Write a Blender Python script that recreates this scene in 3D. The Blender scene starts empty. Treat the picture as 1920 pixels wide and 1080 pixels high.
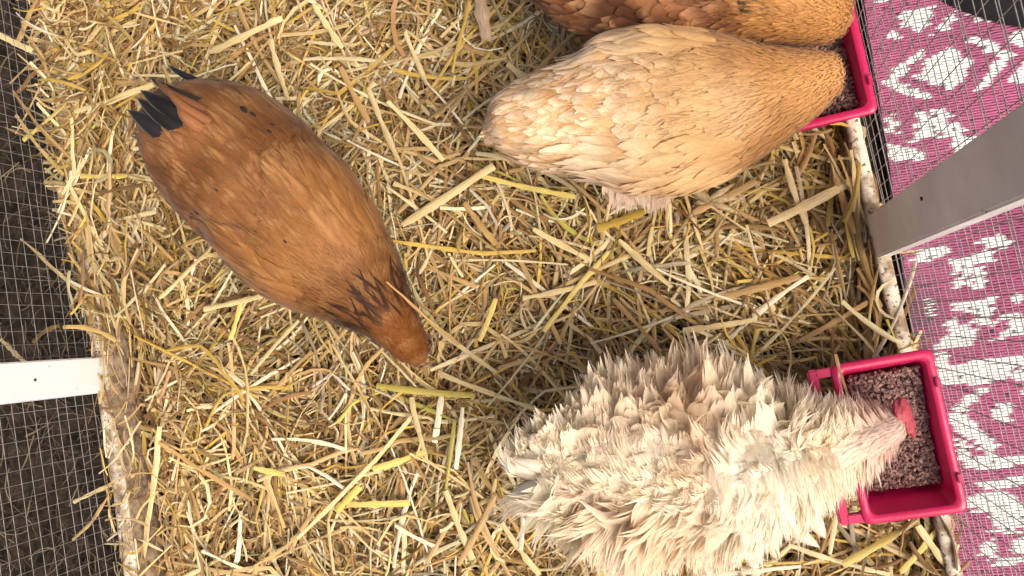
import bpy, bmesh, math
import numpy as np
from mathutils import Matrix, Vector

SC = bpy.context.scene
COL = SC.collection
R_ = math.radians

# ------------------------------------------------------------------ camera
F_PX, NAD, HEAD, CAM_H = 1600.0, (1360.0, 600.0), R_(10.7), 0.85
_d = np.array([NAD[0] - 960, -(NAD[1] - 540), -F_PX]); _d /= np.linalg.norm(_d)
_up = -_d
_xw = np.array([math.cos(HEAD), math.sin(HEAD), 0.0]); _xw -= _xw.dot(_up) * _up; _xw /= np.linalg.norm(_xw)
CR = np.stack([_xw, np.cross(_up, _xw), _up])
CO = np.array([0, 0, CAM_H])
cam_d = bpy.data.cameras.new('camera'); cam = bpy.data.objects.new('camera', cam_d); COL.objects.link(cam)
cam_d.sensor_width = 36.0; cam_d.lens = F_PX / 1920 * 36; cam_d.clip_start = 0.01; cam_d.clip_end = 500
M4 = Matrix.Identity(4)
for i in range(3):
    for j in range(3): M4[i][j] = CR[i, j]
M4.translation = CO
cam.matrix_world = M4
SC.camera = cam

# ------------------------------------------------------------------ light
SUN_DIR = Vector((0.55, -0.48, 0.90)).normalized()
world = bpy.data.worlds.new('World'); SC.world = world; world.use_nodes = True
nt = world.node_tree; nt.nodes.clear()
sky = nt.nodes.new('ShaderNodeTexSky'); sky.sky_type = 'NISHITA'; sky.sun_disc = False
sky.sun_elevation = math.asin(SUN_DIR.z); sky.sun_rotation = math.atan2(SUN_DIR.x, SUN_DIR.y)
sky.air_density = 0.45; sky.dust_density = 7.0; sky.ozone_density = 0.3
bg = nt.nodes.new('ShaderNodeBackground'); bg.inputs['Strength'].default_value = 0.13
out = nt.nodes.new('ShaderNodeOutputWorld')
nt.links.new(sky.outputs[0], bg.inputs[0]); nt.links.new(bg.outputs[0], out.inputs[0])
sun_d = bpy.data.lights.new('sun', 'SUN'); sun_d.energy = 1.3; sun_d.angle = R_(30); sun_d.color = (1.0, 0.93, 0.83)
sun = bpy.data.objects.new('sun', sun_d); COL.objects.link(sun); sun.location = (2, -3, 5)
sun.rotation_euler = (-SUN_DIR).to_track_quat('-Z', 'Y').to_euler()
vs = SC.view_settings
vs.view_transform = 'Standard'; vs.look = 'None'; vs.gamma = 1; vs.use_curve_mapping = False; vs.exposure = 0.68

# ------------------------------------------------------------------ helpers
def at(x, y, z):
    """survey of the place: where the ray through a spot of the photograph meets height z (metres)"""
    d = CR @ np.array([x - 960.0, -(y - 540.0), -F_PX])
    return CO + d * ((z - CO[2]) / d[2])

def lin(r, g, b):
    f = lambda c: (c / 255 / 12.92) if c / 255 <= 0.04045 else ((c / 255 + 0.055) / 1.055) ** 2.4
    return np.array([f(r), f(g), f(b)])

def noise3(p, seed=0, freq=1.0):
    """cheap smooth noise in about -1..1 from summed rotated sines"""
    r = np.random.default_rng(seed)
    v = np.zeros(len(p))
    for k in range(7):
        d = r.normal(size=3); d /= np.linalg.norm(d)
        v += np.sin((p @ d) * freq * r.uniform(0.6, 1.9) * 6.28 + r.uniform(0, 6.28))
    return v / 3.2

def tag(o, label=None, cat=None, group=None, kind=None):
    if label: o['label'] = label
    if cat: o['category'] = cat
    if group: o['group'] = group
    if kind: o['kind'] = kind
    return o

def link(name, me, mats=None, parent=None):
    o = bpy.data.objects.new(name, me); COL.objects.link(o)
    if mats is not None and me is not None:
        for m in (mats if isinstance(mats, (list, tuple)) else [mats]): me.materials.append(m)
    if parent is not None: o.parent = parent
    return o

def empty(name, loc=(0, 0, 0)):
    o = bpy.data.objects.new(name, None); COL.objects.link(o); o.location = loc; o.empty_display_size = 0.02
    return o

def np_mesh(name, V, Fq, cols=None, uvs=None, smooth=True):
    """V (n,3), Fq (m,4) quads or (m,3) tris; cols (n,3) per vertex; uvs (n,2) per vertex"""
    me = bpy.data.meshes.new(name)
    V = np.asarray(V, np.float32); Fq = np.asarray(Fq, np.int32)
    n, m, k = len(V), len(Fq), Fq.shape[1]
    me.vertices.add(n); me.vertices.foreach_set('co', V.ravel())
    me.loops.add(m * k); me.loops.foreach_set('vertex_index', Fq.ravel())
    me.polygons.add(m); me.polygons.foreach_set('loop_start', np.arange(0, m * k, k, dtype=np.int32))
    me.polygons.foreach_set('use_smooth', np.full(m, smooth, dtype=bool))
    if cols is not None:
        a = me.color_attributes.new('Col', 'FLOAT_COLOR', 'POINT')
        c4 = np.ones((n, 4), np.float32); c4[:, :3] = np.clip(cols, 0, 1)
        a.data.foreach_set('color', c4.ravel())
    if uvs is not None:
        u = me.uv_layers.new(name='UVMap')
        u.data.foreach_set('uv', np.asarray(uvs, np.float32)[Fq.ravel()].ravel())
    me.update(); me.validate()
    return me

def grid_faces(nr, nc, close_c=False):
    i = np.arange(nr - 1)[:, None]; j = np.arange(nc if close_c else nc - 1)[None, :]
    j2 = (j + 1) % nc
    a = i * nc + j; b = i * nc + j2; c = (i + 1) * nc + j2; d = (i + 1) * nc + j
    return np.stack([a, b, c, d], -1).reshape(-1, 4)

def bm_obj(name, bm, mat, parent=None, smooth=False):
    me = bpy.data.meshes.new(name); bm.to_mesh(me); bm.free()
    if smooth:
        for p in me.polygons: p.use_smooth = True
    return link(name, me, mat, parent)

def bm_box(bm, lo, hi, bevel=0.0):
    r = bmesh.ops.create_cube(bm, size=1.0)
    vs_ = r['verts']
    for v in vs_:
        v.co = Vector([lo[k] + (v.co[k] + 0.5) * (hi[k] - lo[k]) for k in range(3)])
    if bevel:
        es = list({e for v in vs_ for e in v.link_edges})
        bmesh.ops.bevel(bm, geom=es, offset=bevel, segments=2, affect='EDGES')

# ------------------------------------------------------------------ materials
def new_mat(name):
    m = bpy.data.materials.new(name); m.use_nodes = True
    return m, m.node_tree, m.node_tree.nodes['Principled BSDF']

def N(t, typ, **kw):
    n = t.nodes.new(typ)
    for k, v in kw.items():
        if k in n.inputs: n.inputs[k].default_value = v
        else: setattr(n, k, v)
    return n

def mat_attr(name, rough=0.6, noise_scale=(3, 60), amt=0.35, bump=0.3, transl=0.0, spec=0.3, sheen=0.0, per_obj=0.0):
    """colour from the piece itself (Col) with streaks along its length (UV) and a fine relief"""
    m, t, b = new_mat(name); L = t.links.new
    a = N(t, 'ShaderNodeAttribute', attribute_name='Col')
    uv = N(t, 'ShaderNodeUVMap')
    mp = N(t, 'ShaderNodeMapping'); mp.inputs['Scale'].default_value = (noise_scale[1], noise_scale[0], 1)
    L(uv.outputs[0], mp.inputs[0])
    nz = N(t, 'ShaderNodeTexNoise', Scale=1.0, Detail=3.0, Roughness=0.6); L(mp.outputs[0], nz.inputs['Vector'])
    mr = N(t, 'ShaderNodeMapRange'); mr.inputs['From Min'].default_value = 0.3; mr.inputs['From Max'].default_value = 0.7
    mr.inputs['To Min'].default_value = 1 - amt; mr.inputs['To Max'].default_value = 1 + amt * 0.6
    L(nz.outputs['Fac'], mr.inputs['Value'])
    mx = N(t, 'ShaderNodeMix', data_type='RGBA', blend_type='MULTIPLY'); mx.inputs['Factor'].default_value = 1.0
    L(a.outputs['Color'], mx.inputs[6]); L(mr.outputs[0], mx.inputs[7])
    colout = mx.outputs[2]
    if per_obj:
        oi = N(t, 'ShaderNodeObjectInfo'); hs = N(t, 'ShaderNodeHueSaturation')
        m2 = N(t, 'ShaderNodeMapRange'); m2.inputs['To Min'].default_value = 1 - per_obj; m2.inputs['To Max'].default_value = 1 + per_obj
        L(oi.outputs['Random'], m2.inputs['Value']); L(m2.outputs[0], hs.inputs['Value']); L(colout, hs.inputs['Color']); colout = hs.outputs[0]
    L(colout, b.inputs['Base Color'])
    b.inputs['Roughness'].default_value = rough; b.inputs['Specular IOR Level'].default_value = spec
    if sheen: b.inputs['Sheen Weight'].default_value = sheen; b.inputs['Sheen Roughness'].default_value = 0.4
    if bump:
        bp = N(t, 'ShaderNodeBump', Strength=bump, Distance=0.0006); L(nz.outputs['Fac'], bp.inputs['Height']); L(bp.outputs[0], b.inputs['Normal'])
    if transl:
        tr = N(t, 'ShaderNodeBsdfTranslucent'); L(colout, tr.inputs['Color'])
        ms = N(t, 'ShaderNodeMixShader'); ms.inputs[0].default_value = transl
        L(b.outputs[0], ms.inputs[1]); L(tr.outputs[0], ms.inputs[2])
        L(ms.outputs[0], t.nodes['Material Output'].inputs['Surface'])
    return m

def mat_noise(name, c1, c2, scale, rough=0.6, bump=0.2, dist=0.002, metallic=0.0, spec=0.4, lo=0.35, hi=0.65, spots=None, sscale=120, sthr=0.70, detail=5):
    m, t, b = new_mat(name); L = t.links.new
    tc = N(t, 'ShaderNodeTexCoord')
    nz = N(t, 'ShaderNodeTexNoise', Scale=scale, Detail=detail, Roughness=0.6); L(tc.outputs['Object'], nz.inputs['Vector'])
    rp = N(t, 'ShaderNodeValToRGB'); rp.color_ramp.elements[0].position = lo; rp.color_ramp.elements[1].position = hi
    rp.color_ramp.elements[0].color = (*c1, 1); rp.color_ramp.elements[1].color = (*c2, 1)
    L(nz.outputs['Fac'], rp.inputs['Fac']); co = rp.outputs[0]
    if spots is not None:
        n2 = N(t, 'ShaderNodeTexNoise', Scale=sscale, Detail=2.0); L(tc.outputs['Object'], n2.inputs['Vector'])
        r2 = N(t, 'ShaderNodeMapRange'); r2.inputs['From Min'].default_value = sthr; r2.inputs['From Max'].default_value = sthr + 0.04
        L(n2.outputs['Fac'], r2.inputs['Value'])
        mx = N(t, 'ShaderNodeMix', data_type='RGBA'); L(r2.outputs[0], mx.inputs['Factor']); L(co, mx.inputs[6]); mx.inputs[7].default_value = (*spots, 1)
        co = mx.outputs[2]
    L(co, b.inputs['Base Color']); b.inputs['Roughness'].default_value = rough; b.inputs['Metallic'].default_value = metallic
    b.inputs['Specular IOR Level'].default_value = spec
    if bump:
        bp = N(t, 'ShaderNodeBump', Strength=bump, Distance=dist); L(nz.outputs['Fac'], bp.inputs['Height']); L(bp.outputs[0], b.inputs['Normal'])
    return m

M = {}
M['soil'] = mat_noise('dark_soil', (0.012, 0.009, 0.006), (0.055, 0.040, 0.027), 60, rough=0.95, bump=0.9, dist=0.01, spec=0.1)
M['floor'] = mat_noise('dirty_floor', (0.05, 0.032, 0.016), (0.12, 0.085, 0.04), 40, rough=0.95, bump=0.6, spec=0.1)
M['white_paint'] = mat_noise('white_painted_timber', (0.80, 0.79, 0.77), (0.88, 0.87, 0.85), 14, rough=0.45, bump=0.05, spots=(0.30, 0.24, 0.17), sscale=150, sthr=0.735)
M['grey_paint'] = mat_noise('weathered_white_timber', (0.70, 0.66, 0.60), (0.88, 0.85, 0.80), 9, rough=0.5, bump=0.12, spots=(0.35, 0.29, 0.22), sscale=60, sthr=0.74)
M['dirty_rail'] = mat_noise('flaking_cream_rail', (0.26, 0.18, 0.10), (0.70, 0.62, 0.49), 55, rough=0.8, bump=0.5, dist=0.003, lo=0.40, hi=0.60, spots=(0.16, 0.10, 0.06), sscale=260, sthr=0.60)
M['mud_face'] = mat_noise('mud_caked_rail_face', (0.10, 0.065, 0.04), (0.42, 0.31, 0.20), 90, rough=0.9, bump=0.8, dist=0.004, lo=0.34, hi=0.62)
M['wire'] = mat_noise('galvanised_wire', (0.22, 0.21, 0.20), (0.36, 0.34, 0.32), 90, rough=0.5, bump=0.0, metallic=0.55)
M['pink'] = mat_noise('pink_plastic', (0.46, 0.007, 0.068), (0.56, 0.013, 0.098), 22, rough=0.32, bump=0.02, spec=0.5, spots=(0.45, 0.10, 0.11), sscale=130, sthr=0.72)
M['pellet'] = mat_attr('feed_pellet', rough=0.9, amt=0.2, bump=0.2, spec=0.15)
M['straw'] = mat_attr('straw', rough=0.40, noise_scale=(1.5, 13), amt=0.42, bump=0.5, transl=0.12, spec=0.4)
M['stalk'] = mat_attr('straw_stalk', rough=0.42, noise_scale=(2.0, 13), amt=0.36, bump=0.5, transl=0.1, spec=0.45, per_obj=0.14)
M['deadgrass'] = mat_attr('dead_grass', rough=0.8, amt=0.3, bump=0.0, spec=0.2)
M['feather'] = mat_attr('feather', rough=0.6, noise_scale=(2.0, 7), amt=0.20, bump=0.0, transl=0.12, spec=0.2, sheen=0.15)
M['frizz'] = mat_attr('frizzled_feather', rough=0.6, noise_scale=(1.6, 8), amt=0.10, bump=0.0, transl=0.50, spec=0.2, sheen=0.15)
M['rug'] = mat_attr('woven_plastic_rug', rough=0.5, amt=0.08, bump=0.0, spec=0.35)
M['rug_base'] = mat_noise('rug_warp_threads', (0.03, 0.02, 0.03), (0.10, 0.05, 0.07), 300, rough=0.8)
M['comb'] = mat_noise('red_comb', (0.34, 0.035, 0.05), (0.46, 0.08, 0.10), 160, rough=0.5, bump=0.5)
M['beak'] = mat_noise('horn_beak', (0.45, 0.30, 0.14), (0.58, 0.42, 0.22), 90, rough=0.4)
M['leg'] = mat_noise('scaly_leg', (0.38, 0.26, 0.12), (0.55, 0.42, 0.24), 240, rough=0.6, bump=0.6)
M['eye'] = mat_noise('dark_eye', (0.01, 0.006, 0.004), (0.03, 0.015, 0.01), 50, rough=0.08, bump=0)
M['bag'] = mat_noise('black_plastic', (0.008, 0.008, 0.009), (0.016, 0.016, 0.018), 20, spec=0.2, rough=0.6, bump=0.3, dist=0.004)
M['screw'] = mat_noise('screw_hole', (0.015, 0.012, 0.01), (0.03, 0.025, 0.02), 100, rough=0.7, bump=0)

# ------------------------------------------------------------------ ground
XL_IN, XL_OUT, XL_MESH = -0.668, -0.686, -0.6885
XR_IN, XR_OUT, XR_MESH = 0.1405, 0.1535, 0.1600
def graded(nf, half, far):
    f = np.linspace(-half, half, nf)
    o = half * np.geomspace(1.06, far / half, 26)
    return np.concatenate([-o[::-1], f, o])
gx = graded(240, 1.3, 120.0); gy = graded(240, 1.3, 120.0)
GX, GY = np.meshgrid(gx, gy, indexing='xy')
P = np.stack([GX.ravel(), GY.ravel(), np.zeros(GX.size)], 1)
z = -0.045 + 0.006 * noise3(P, 3, 4) + 0.004 * noise3(P, 4, 14)
z = np.where((P[:, 0] > -0.72), -0.05, z)
P[:, 2] = z
g = link('ground', np_mesh('ground', P, grid_faces(len(gy), len(gx))), M['soil']); tag(g, kind='structure')
bm = bmesh.new(); bm_box(bm, (XL_OUT + 0.001, -0.95, -0.040), (XR_OUT - 0.001, 1.05, -0.028))
tag(bm_obj('run_floor', bm, M['floor']), kind='structure')

# ------------------------------------------------------------------ ribbons: straw, grass blades
def ribbons(n, base, ang, pitch, length, width, bend, kink, twist, roll, cup, cols, seg, rng, tubular=None, tint=None):
    """n ribbons, each seg+1 rows of 3 points; curved in plan by bend, folded at a kink, trough-shaped by cup"""
    t = np.linspace(0, 1, seg + 1)
    hd = ang[:, None] + bend[:, None] * (t[None] - 0.5)
    kp = rng.uniform(0.25, 0.75, n)
    hd = hd + kink[:, None] * (1 / (1 + np.exp(-(t[None] - kp[:, None]) * 60)))
    pz = pitch[:, None] * np.ones_like(t)[None] + (-pitch[:, None] * 0.9) * t[None] + rng.normal(0, 0.10, (n, seg + 1))
    st = length[:, None] / seg
    dx = np.cos(hd) * np.cos(pz) * st; dy = np.sin(hd) * np.cos(pz) * st; dz = np.sin(pz) * st
    c = np.stack([np.cumsum(dx, 1), np.cumsum(dy, 1), np.cumsum(dz, 1)], -1)
    c = c - c.mean(1, keepdims=True) + base[:, None, :]
    ro = roll[:, None] + twist[:, None] * t[None]
    sd = np.stack([-np.sin(hd) * np.cos(ro), np.cos(hd) * np.cos(ro), np.sin(ro)], -1)
    up = np.stack([np.sin(hd) * np.sin(ro), -np.cos(hd) * np.sin(ro), np.cos(ro)], -1)
    wprof = (0.75 + 0.25 * np.sin(math.pi * (0.1 + 0.8 * t)))[None] * (1 + 0.16 * rng.normal(size=(n, seg + 1)))
    w = width[:, None] * wprof * 0.5
    A = c - sd * w[..., None]; B = c + up * (cup[:, None] * w)[..., None]; C = c + sd * w[..., None]
    V = np.stack([A, B, C], 2).reshape(-1, 3)
    nr = seg + 1
    fc = grid_faces(nr, 3)
    Fq = (fc[None] + (np.arange(n) * nr * 3)[:, None, None]).reshape(-1, 4)
    cc = np.repeat(cols[:, None, :], nr * 3, 1)
    grad = (1 + 0.16 * rng.normal(size=(n, 1)) * (np.repeat(t, 3)[None] - 0.5))
    cc = (cc * grad[..., None]).reshape(-1, 3)
    u = np.tile(np.tile([0.0, 0.5, 1.0], nr), n); v = np.tile(np.repeat(t, 3), n) * 2
    ofs = np.repeat(rng.uniform(0, 80, n), nr * 3)
    return V, Fq, cc, np.stack([u + ofs, v + ofs * 0.37], 1)

PALETTE = np.array([lin(214, 186, 128), lin(190, 156, 102), lin(224, 204, 156), lin(204, 170, 82), lin(236, 224, 188),
                    lin(172, 134, 82), lin(136, 102, 62), lin(196, 184, 92), lin(168, 150, 118)])
PW = np.array([0.22, 0.20, 0.15, 0.10, 0.06, 0.13, 0.10, 0.008, 0.03])
def straw_height(x, y):
    p = np.stack([x, y, np.zeros_like(x)], 1)
    h = 0.004 * noise3(p, 11, 3.2) + 0.004 * noise3(p, 12, 8)
    h += 0.030 * np.clip((-0.56 - x) / 0.12, 0, 1) * np.clip((y - 0.10) / 0.12, 0, 1)      # heaped over the rail at the far corner
    h -= 0.014 * np.clip((-0.60 - x) / 0.06, 0, 1) * np.clip((0.12 - y) / 0.05, 0, 1)      # scraped away along the near rail
    h -= 0.010 * np.clip((x - 0.09) / 0.04, 0, 1)                                        # thin along the other rail
    return h

def make_straw(n, seed, zlo, zhi, lmin, lmax, wmin, wmax, dark=0.90, box=None, flat=True):
    r = np.random.default_rng(seed)
    x = r.uniform(-0.70, 0.140, n); y = r.uniform(-0.42, 0.68, n)
    keep = (x > -0.655) | ((y > 0.16) & (x > -0.68 - 0.0))
    x, y = x[keep], y[keep]; n = len(x)
    if box is not None: x = r.uniform(box[0], box[1], n); y = r.uniform(box[2], box[3], n)
    L = np.exp(r.uniform(np.log(lmin), np.log(lmax), n)); W = r.uniform(wmin, wmax, n) * (0.75 + 0.5 * (L / lmax))
    near = np.minimum(x - (-0.665), 0.136 - x)
    q_ = np.stack([x, y, np.zeros(n)], 1)
    ang = noise3(q_, 131, 2.2) * 2.4 + np.where(r.random(n) < 0.55, r.normal(0, 0.55, n), r.uniform(0, math.tau, n))
    near = near if flat else near + 0.03
    edge = (near < L * 0.5) & (y < 0.18) | ((0.136 - x) < L * 0.5)
    ang = np.where(edge, math.pi / 2 + r.normal(0, 0.35, n), ang)
    zz = (straw_height(x, y) if flat else 0) + r.uniform(zlo, zhi, n)
    pitch = r.normal(0, 0.16, n); pitch = np.where(r.random(n) < 0.12, r.normal(0, 0.5, n), pitch)
    pitch = np.where(L > 0.08, pitch * 0.5, pitch)
    bend = r.normal(0, 0.5, n); bend = np.where(r.random(n) < 0.22, r.normal(0, 1.7, n), bend)
    kink = np.where(r.random(n) < 0.34, r.normal(0, 0.75, n), 0.0)
    twist = r.normal(0, 0.5, n); roll = r.normal(0, 0.75, n); cup = r.uniform(0.1, 0.9, n)
    ci = r.choice(len(PALETTE), n, p=PW / PW.sum())
    cols = PALETTE[ci] * r.normal(1.0, 0.13, (n, 1)) * r.normal(1, 0.03, (n, 3)) * dark
    pp = np.stack([x, y, np.zeros(n)], 1)
    cols *= (1 + 0.10 * noise3(pp, 21, 2.5))[:, None]
    return ribbons(n, np.stack([x, y, zz], 1), ang, pitch, L, W, bend, kink, twist, roll, cup, cols, 6, r)

def join(parts):
    Vs, Fs, Cs, Us, o = [], [], [], [], 0
    for V, Fq, C, U in parts:
        Vs.append(V); Fs.append(Fq + o); Cs.append(C); Us.append(U); o += len(V)
    return np.concatenate(Vs), np.concatenate(Fs), np.concatenate(Cs), np.concatenate(Us)

bed = join([make_straw(8500, 1, -0.022, -0.008, 0.03, 0.12, 0.0028, 0.0060, 0.9),
            make_straw(8500, 2, -0.012, 0.006, 0.026, 0.14, 0.0016, 0.0044),
            make_straw(5600, 3, -0.002, 0.014, 0.026, 0.15, 0.0012, 0.0044, 1.0),
            make_straw(7200, 4, -0.008, 0.014, 0.010, 0.060, 0.0005, 0.0019),
            make_straw(4200, 9, -0.004, 0.013, 0.004, 0.013, 0.0010, 0.0034),
            make_straw(130, 8, 0.008, 0.030, 0.030, 0.11, 0.0016, 0.0050, box=(0.118, 0.152, -0.30, 0.15), flat=False),
            make_straw(1500, 6, 0.010, 0.055, 0.020, 0.10, 0.0010, 0.0044, box=(-0.686, -0.60, 0.13, 0.68), flat=False),
            make_straw(260, 7, 0.026, 0.050, 0.020, 0.08, 0.0008, 0.0030, box=(-0.684, -0.64, -0.42, 0.16), flat=False)])
straw = link('straw_bedding', np_mesh('straw_bedding', *bed), M['straw'])
tag(straw, 'loose golden straw bedding spread over the whole run floor', 'straw', kind='stuff')

# ---- single stalks on top of the bedding: parts of it
def one_stalk(r, L, W, col, bend=None, kink=None, seg=9):
    b = np.array([r.normal(0, 0.25) if bend is None else bend]); k = np.array([(r.normal(0, 0.5) if r.random() < 0.35 else 0.0) if kink is None else kink])
    return ribbons(1, np.zeros((1, 3)), np.zeros(1), np.array([r.normal(0, 0.05)]), np.array([L]), np.array([W]), b, k,
                   np.array([r.normal(0, 0.3)]), np.array([r.normal(0, 0.15)]), np.array([r.uniform(0.3, 0.7)]), col[None], seg, r)
rs = np.random.default_rng(77)
stalk_meshes = []
for k in range(44):
    L = rs.uniform(0.06, 0.17); W = rs.uniform(0.0022, 0.0048)
    c = PALETTE[rs.choice([0, 1, 2, 3, 4, 5], p=[0.3, 0.18, 0.26, 0.10, 0.08, 0.08])] * rs.normal(1.0, 0.08)
    me = np_mesh('straw_stalk', *one_stalk(rs, L, W, c)); me.materials.append(M['stalk']); stalk_meshes.append((me, L))
n_st = 0
def put_stalk(me, loc, rz, tilt=0.0):
    global n_st
    o = bpy.data.objects.new('straw_stalk', me); COL.objects.link(o); o.parent = straw
    o.location = loc; o.rotation_euler = (0, tilt, rz); n_st += 1
    return o
def span(x0, y0, x1, y1, w_px, col, z=0.018, bend=None, kink=None, dz=0.0):
    """one stalk lying from one surveyed spot to another"""
    a = at(x0, y0, z); b = at(x1, y1, z + dz); d = b - a; L = float(np.linalg.norm(d))
    me = np_mesh('straw_stalk', *one_stalk(rs, L, w_px * 0.82 / F_PX, np.array(col), 0.1 if bend is None else bend, 0.0 if kink is None else kink))
    me.materials.append(M['stalk'])
    put_stalk(me, (a + b) / 2, math.atan2(d[1], d[0]), -math.atan2(d[2], math.hypot(d[0], d[1])))
YL, PALE, CRM, TAN, GRN = lin(224, 200, 112), lin(224, 200, 144), lin(238, 226, 188), lin(190, 152, 96), lin(200, 182, 92)
for a in [(40, 262, 130, 195, 15, YL), (752, 422, 928, 312, 17, PALE), (384, 580, 500, 553, 13, PALE), (432, 636, 452, 568, 12, YL),
          (392, 98, 530, 34, 14, PALE), (690, 165, 745, 300, 13, PALE), (706, 724, 890, 744, 12, GRN), (476, 878, 536, 890, 12, YL),
          (640, 128, 690, 230, 13, TAN), (505, 70, 540, 190, 13, PALE), (628, 960, 676, 912, 15, GRN), (650, 946, 770, 944, 13, YL),
          (815, 830, 828, 742, 13, CRM), (855, 880, 868, 764, 11, CRM), (770, 745, 800, 868, 12, PALE), (560, 1010, 775, 785, 8, PALE),
          (835, 920, 885, 1050, 13, PALE), (740, 985, 820, 1030, 10, CRM), (700, 880, 800, 848, 12, YL), (830, 300, 730, 190, 11, PALE),
          (870, 380, 930, 460, 12, TAN), (1000, 430, 1110, 490, 11, PALE), (1160, 450, 1260, 540, 12, PALE), (1140, 470, 1020, 620, 10, YL),
          (980, 560, 1120, 530, 10, PALE), (900, 640, 930, 560, 10, YL), (1120, 430, 1220, 392, 18, lin(208, 172, 74)), (900, 330, 1080, 372, 11, YL),
          (1300, 400, 1420, 340, 13, TAN), (1440, 420, 1600, 340, 16, PALE), (1470, 300, 1510, 420, 11, PALE), (1560, 300, 1600, 440, 12, TAN),
          (1340, 560, 1500, 520, 12, TAN), (1280, 620, 1420, 600, 10, PALE), (1500, 640, 1640, 560, 9, TAN), (1580, 1060, 1722, 975, 13, YL),
          (1720, 985, 1790, 1080, 12, PALE), (1690, 1075, 1760, 990, 11, YL), (860, 1060, 930, 930, 11, TAN), (940, 980, 1010, 1080, 12, PALE),
          (264, 1075, 302, 800, 13, PALE), (246, 800, 256, 880, 10, YL), (252, 890, 140, 940, 9, PALE), (300, 830, 470, 940, 9, TAN),
          (140, 210, 290, 160, 12, PALE), (140, 330, 132, 220, 14, PALE), (130, 340, 200, 490, 11, PALE), (20, 170, 130, 300, 10, TAN),
          (70, 0, 30, 80, 12, TAN), (0, 66, 60, 96, 14, PALE), (250, 280, 330, 258, 11, PALE), (150, 330, 240, 330, 12, YL),
          (560, 600, 470, 700, 9, PALE), (300, 560, 400, 460, 9, PALE), (590, 10, 640, 90, 13, PALE), (760, 60, 800, 160, 11, PALE),
          (820, 700, 1010, 770, 10, PALE), (800, 600, 930, 700, 10, PALE), (1240, 660, 1150, 560, 9, TAN), (950, 120, 1020, 170, 13, PALE)]:
    span(*a, z=0.020 + rs.uniform(-0.002, 0.004) + (0.03 if a[0] < 300 and a[1] < 480 else 0))
# the ones that poke out over the rail and hang in the wire
span(1566, 664, 1590, 744, 5, lin(150, 112, 72), z=0.091, dz=0.001)
span(0, 636, 52, 684, 9, PALE, z=0.075, dz=0.0, kink=0.0)
span(118, 610, 222, 632, 11, lin(200, 168, 104), z=0.060, dz=-0.012, bend=-0.7)
span(60, 640, 112, 606, 10, lin(150, 118, 70), z=0.050, dz=0.008, bend=-0.6)
span(135, 1015, 210, 930, 8, lin(190, 160, 104), z=0.055, bend=0.3)
span(25, 215, 120, 330, 9, lin(206, 178, 110), z=0.05)
span(898, -20, 912, 76, 26, lin(206, 176, 140), z=0.024)
span(722, 524, 862, 652, 5, lin(190, 150, 96), z=0.118, dz=-0.095)
placed = 0
while n_st < 300:
    me, L = stalk_meshes[placed % len(stalk_meshes)]; placed += 1
    px, py = rs.uniform(110, 1650), rs.uniform(-10, 1090)
    p = at(px, py, 0.015)
    if p[0] - L * 0.4 < -0.66 and p[1] < 0.18: continue
    if p[0] + L * 0.5 > 0.132: continue
    hh = float(straw_height(np.array([p[0]]), np.array([p[1]]))[0])
    put_stalk(me, (p[0], p[1], hh + rs.uniform(0.008, 0.014)), rs.uniform(0, math.tau), rs.normal(0, 0.05))

# dead grass and litter on the soil outside the wire
r = np.random.default_rng(5); n = 5200
x = r.uniform(-1.25, -0.692, n); y = r.uniform(-0.6, 0.9, n)
cg = np.array([lin(92, 80, 66), lin(120, 104, 84), lin(70, 60, 48), lin(150, 132, 104)])[r.choice(4, n, p=[0.4, 0.25, 0.28, 0.07])] * r.normal(0.68, 0.16, (n, 1))
gr = ribbons(n, np.stack([x, y, -0.041 + r.uniform(0, 0.012, n)], 1), r.uniform(0, math.tau, n), r.normal(0, 0.2, n), r.uniform(0.015, 0.06, n),
             r.uniform(0.0006, 0.0018, n), r.normal(0, 0.8, n), np.zeros(n), r.normal(0, 0.5, n), r.normal(0, 0.6, n), r.uniform(0, 0.6, n), cg, 4, r)
tag(link('dead_grass', np_mesh('dead_grass', *gr), M['deadgrass']), 'dry dead grass litter on the dark soil outside the wire', 'grass', kind='stuff')

# ------------------------------------------------------------------ run sides: rail, post, wire mesh
def tubes(segs, rad, sides=5):
    """straight wires: segs (n,2,3) -> verts, faces"""
    segs = np.asarray(segs); n = len(segs)
    d = segs[:, 1] - segs[:, 0]; d /= np.linalg.norm(d, axis=1, keepdims=True)
    h = np.where(np.abs(d[:, 2:3]) > 0.9, np.array([[1.0, 0, 0]]), np.array([[0, 0, 1.0]]))
    a = np.cross(d, h); a /= np.linalg.norm(a, axis=1, keepdims=True); b = np.cross(d, a)
    th = np.arange(sides) / sides * math.tau
    ring = (a[:, None] * np.cos(th)[None, :, None] + b[:, None] * np.sin(th)[None, :, None]) * rad
    V = np.concatenate([segs[:, 0][:, None] + ring, segs[:, 1][:, None] + ring], 1)
    f = np.array([[k, (k + 1) % sides, sides + (k + 1) % sides, sides + k] for k in range(sides)])
    return V.reshape(-1, 3), (f[None] + (np.arange(n) * 2 * sides)[:, None, None]).reshape(-1, 4)

def wavy_wires(p0, p1, nseg, rng, amp):
    t = np.linspace(0, 1, nseg + 1)[:, None]
    P_ = p0 + (p1 - p0) * t
    P_ = P_ + np.cumsum(rng.normal(0, amp, P_.shape), 0) * np.sin(math.pi * t)
    return np.stack([P_[:-1], P_[1:]], 1)

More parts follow.
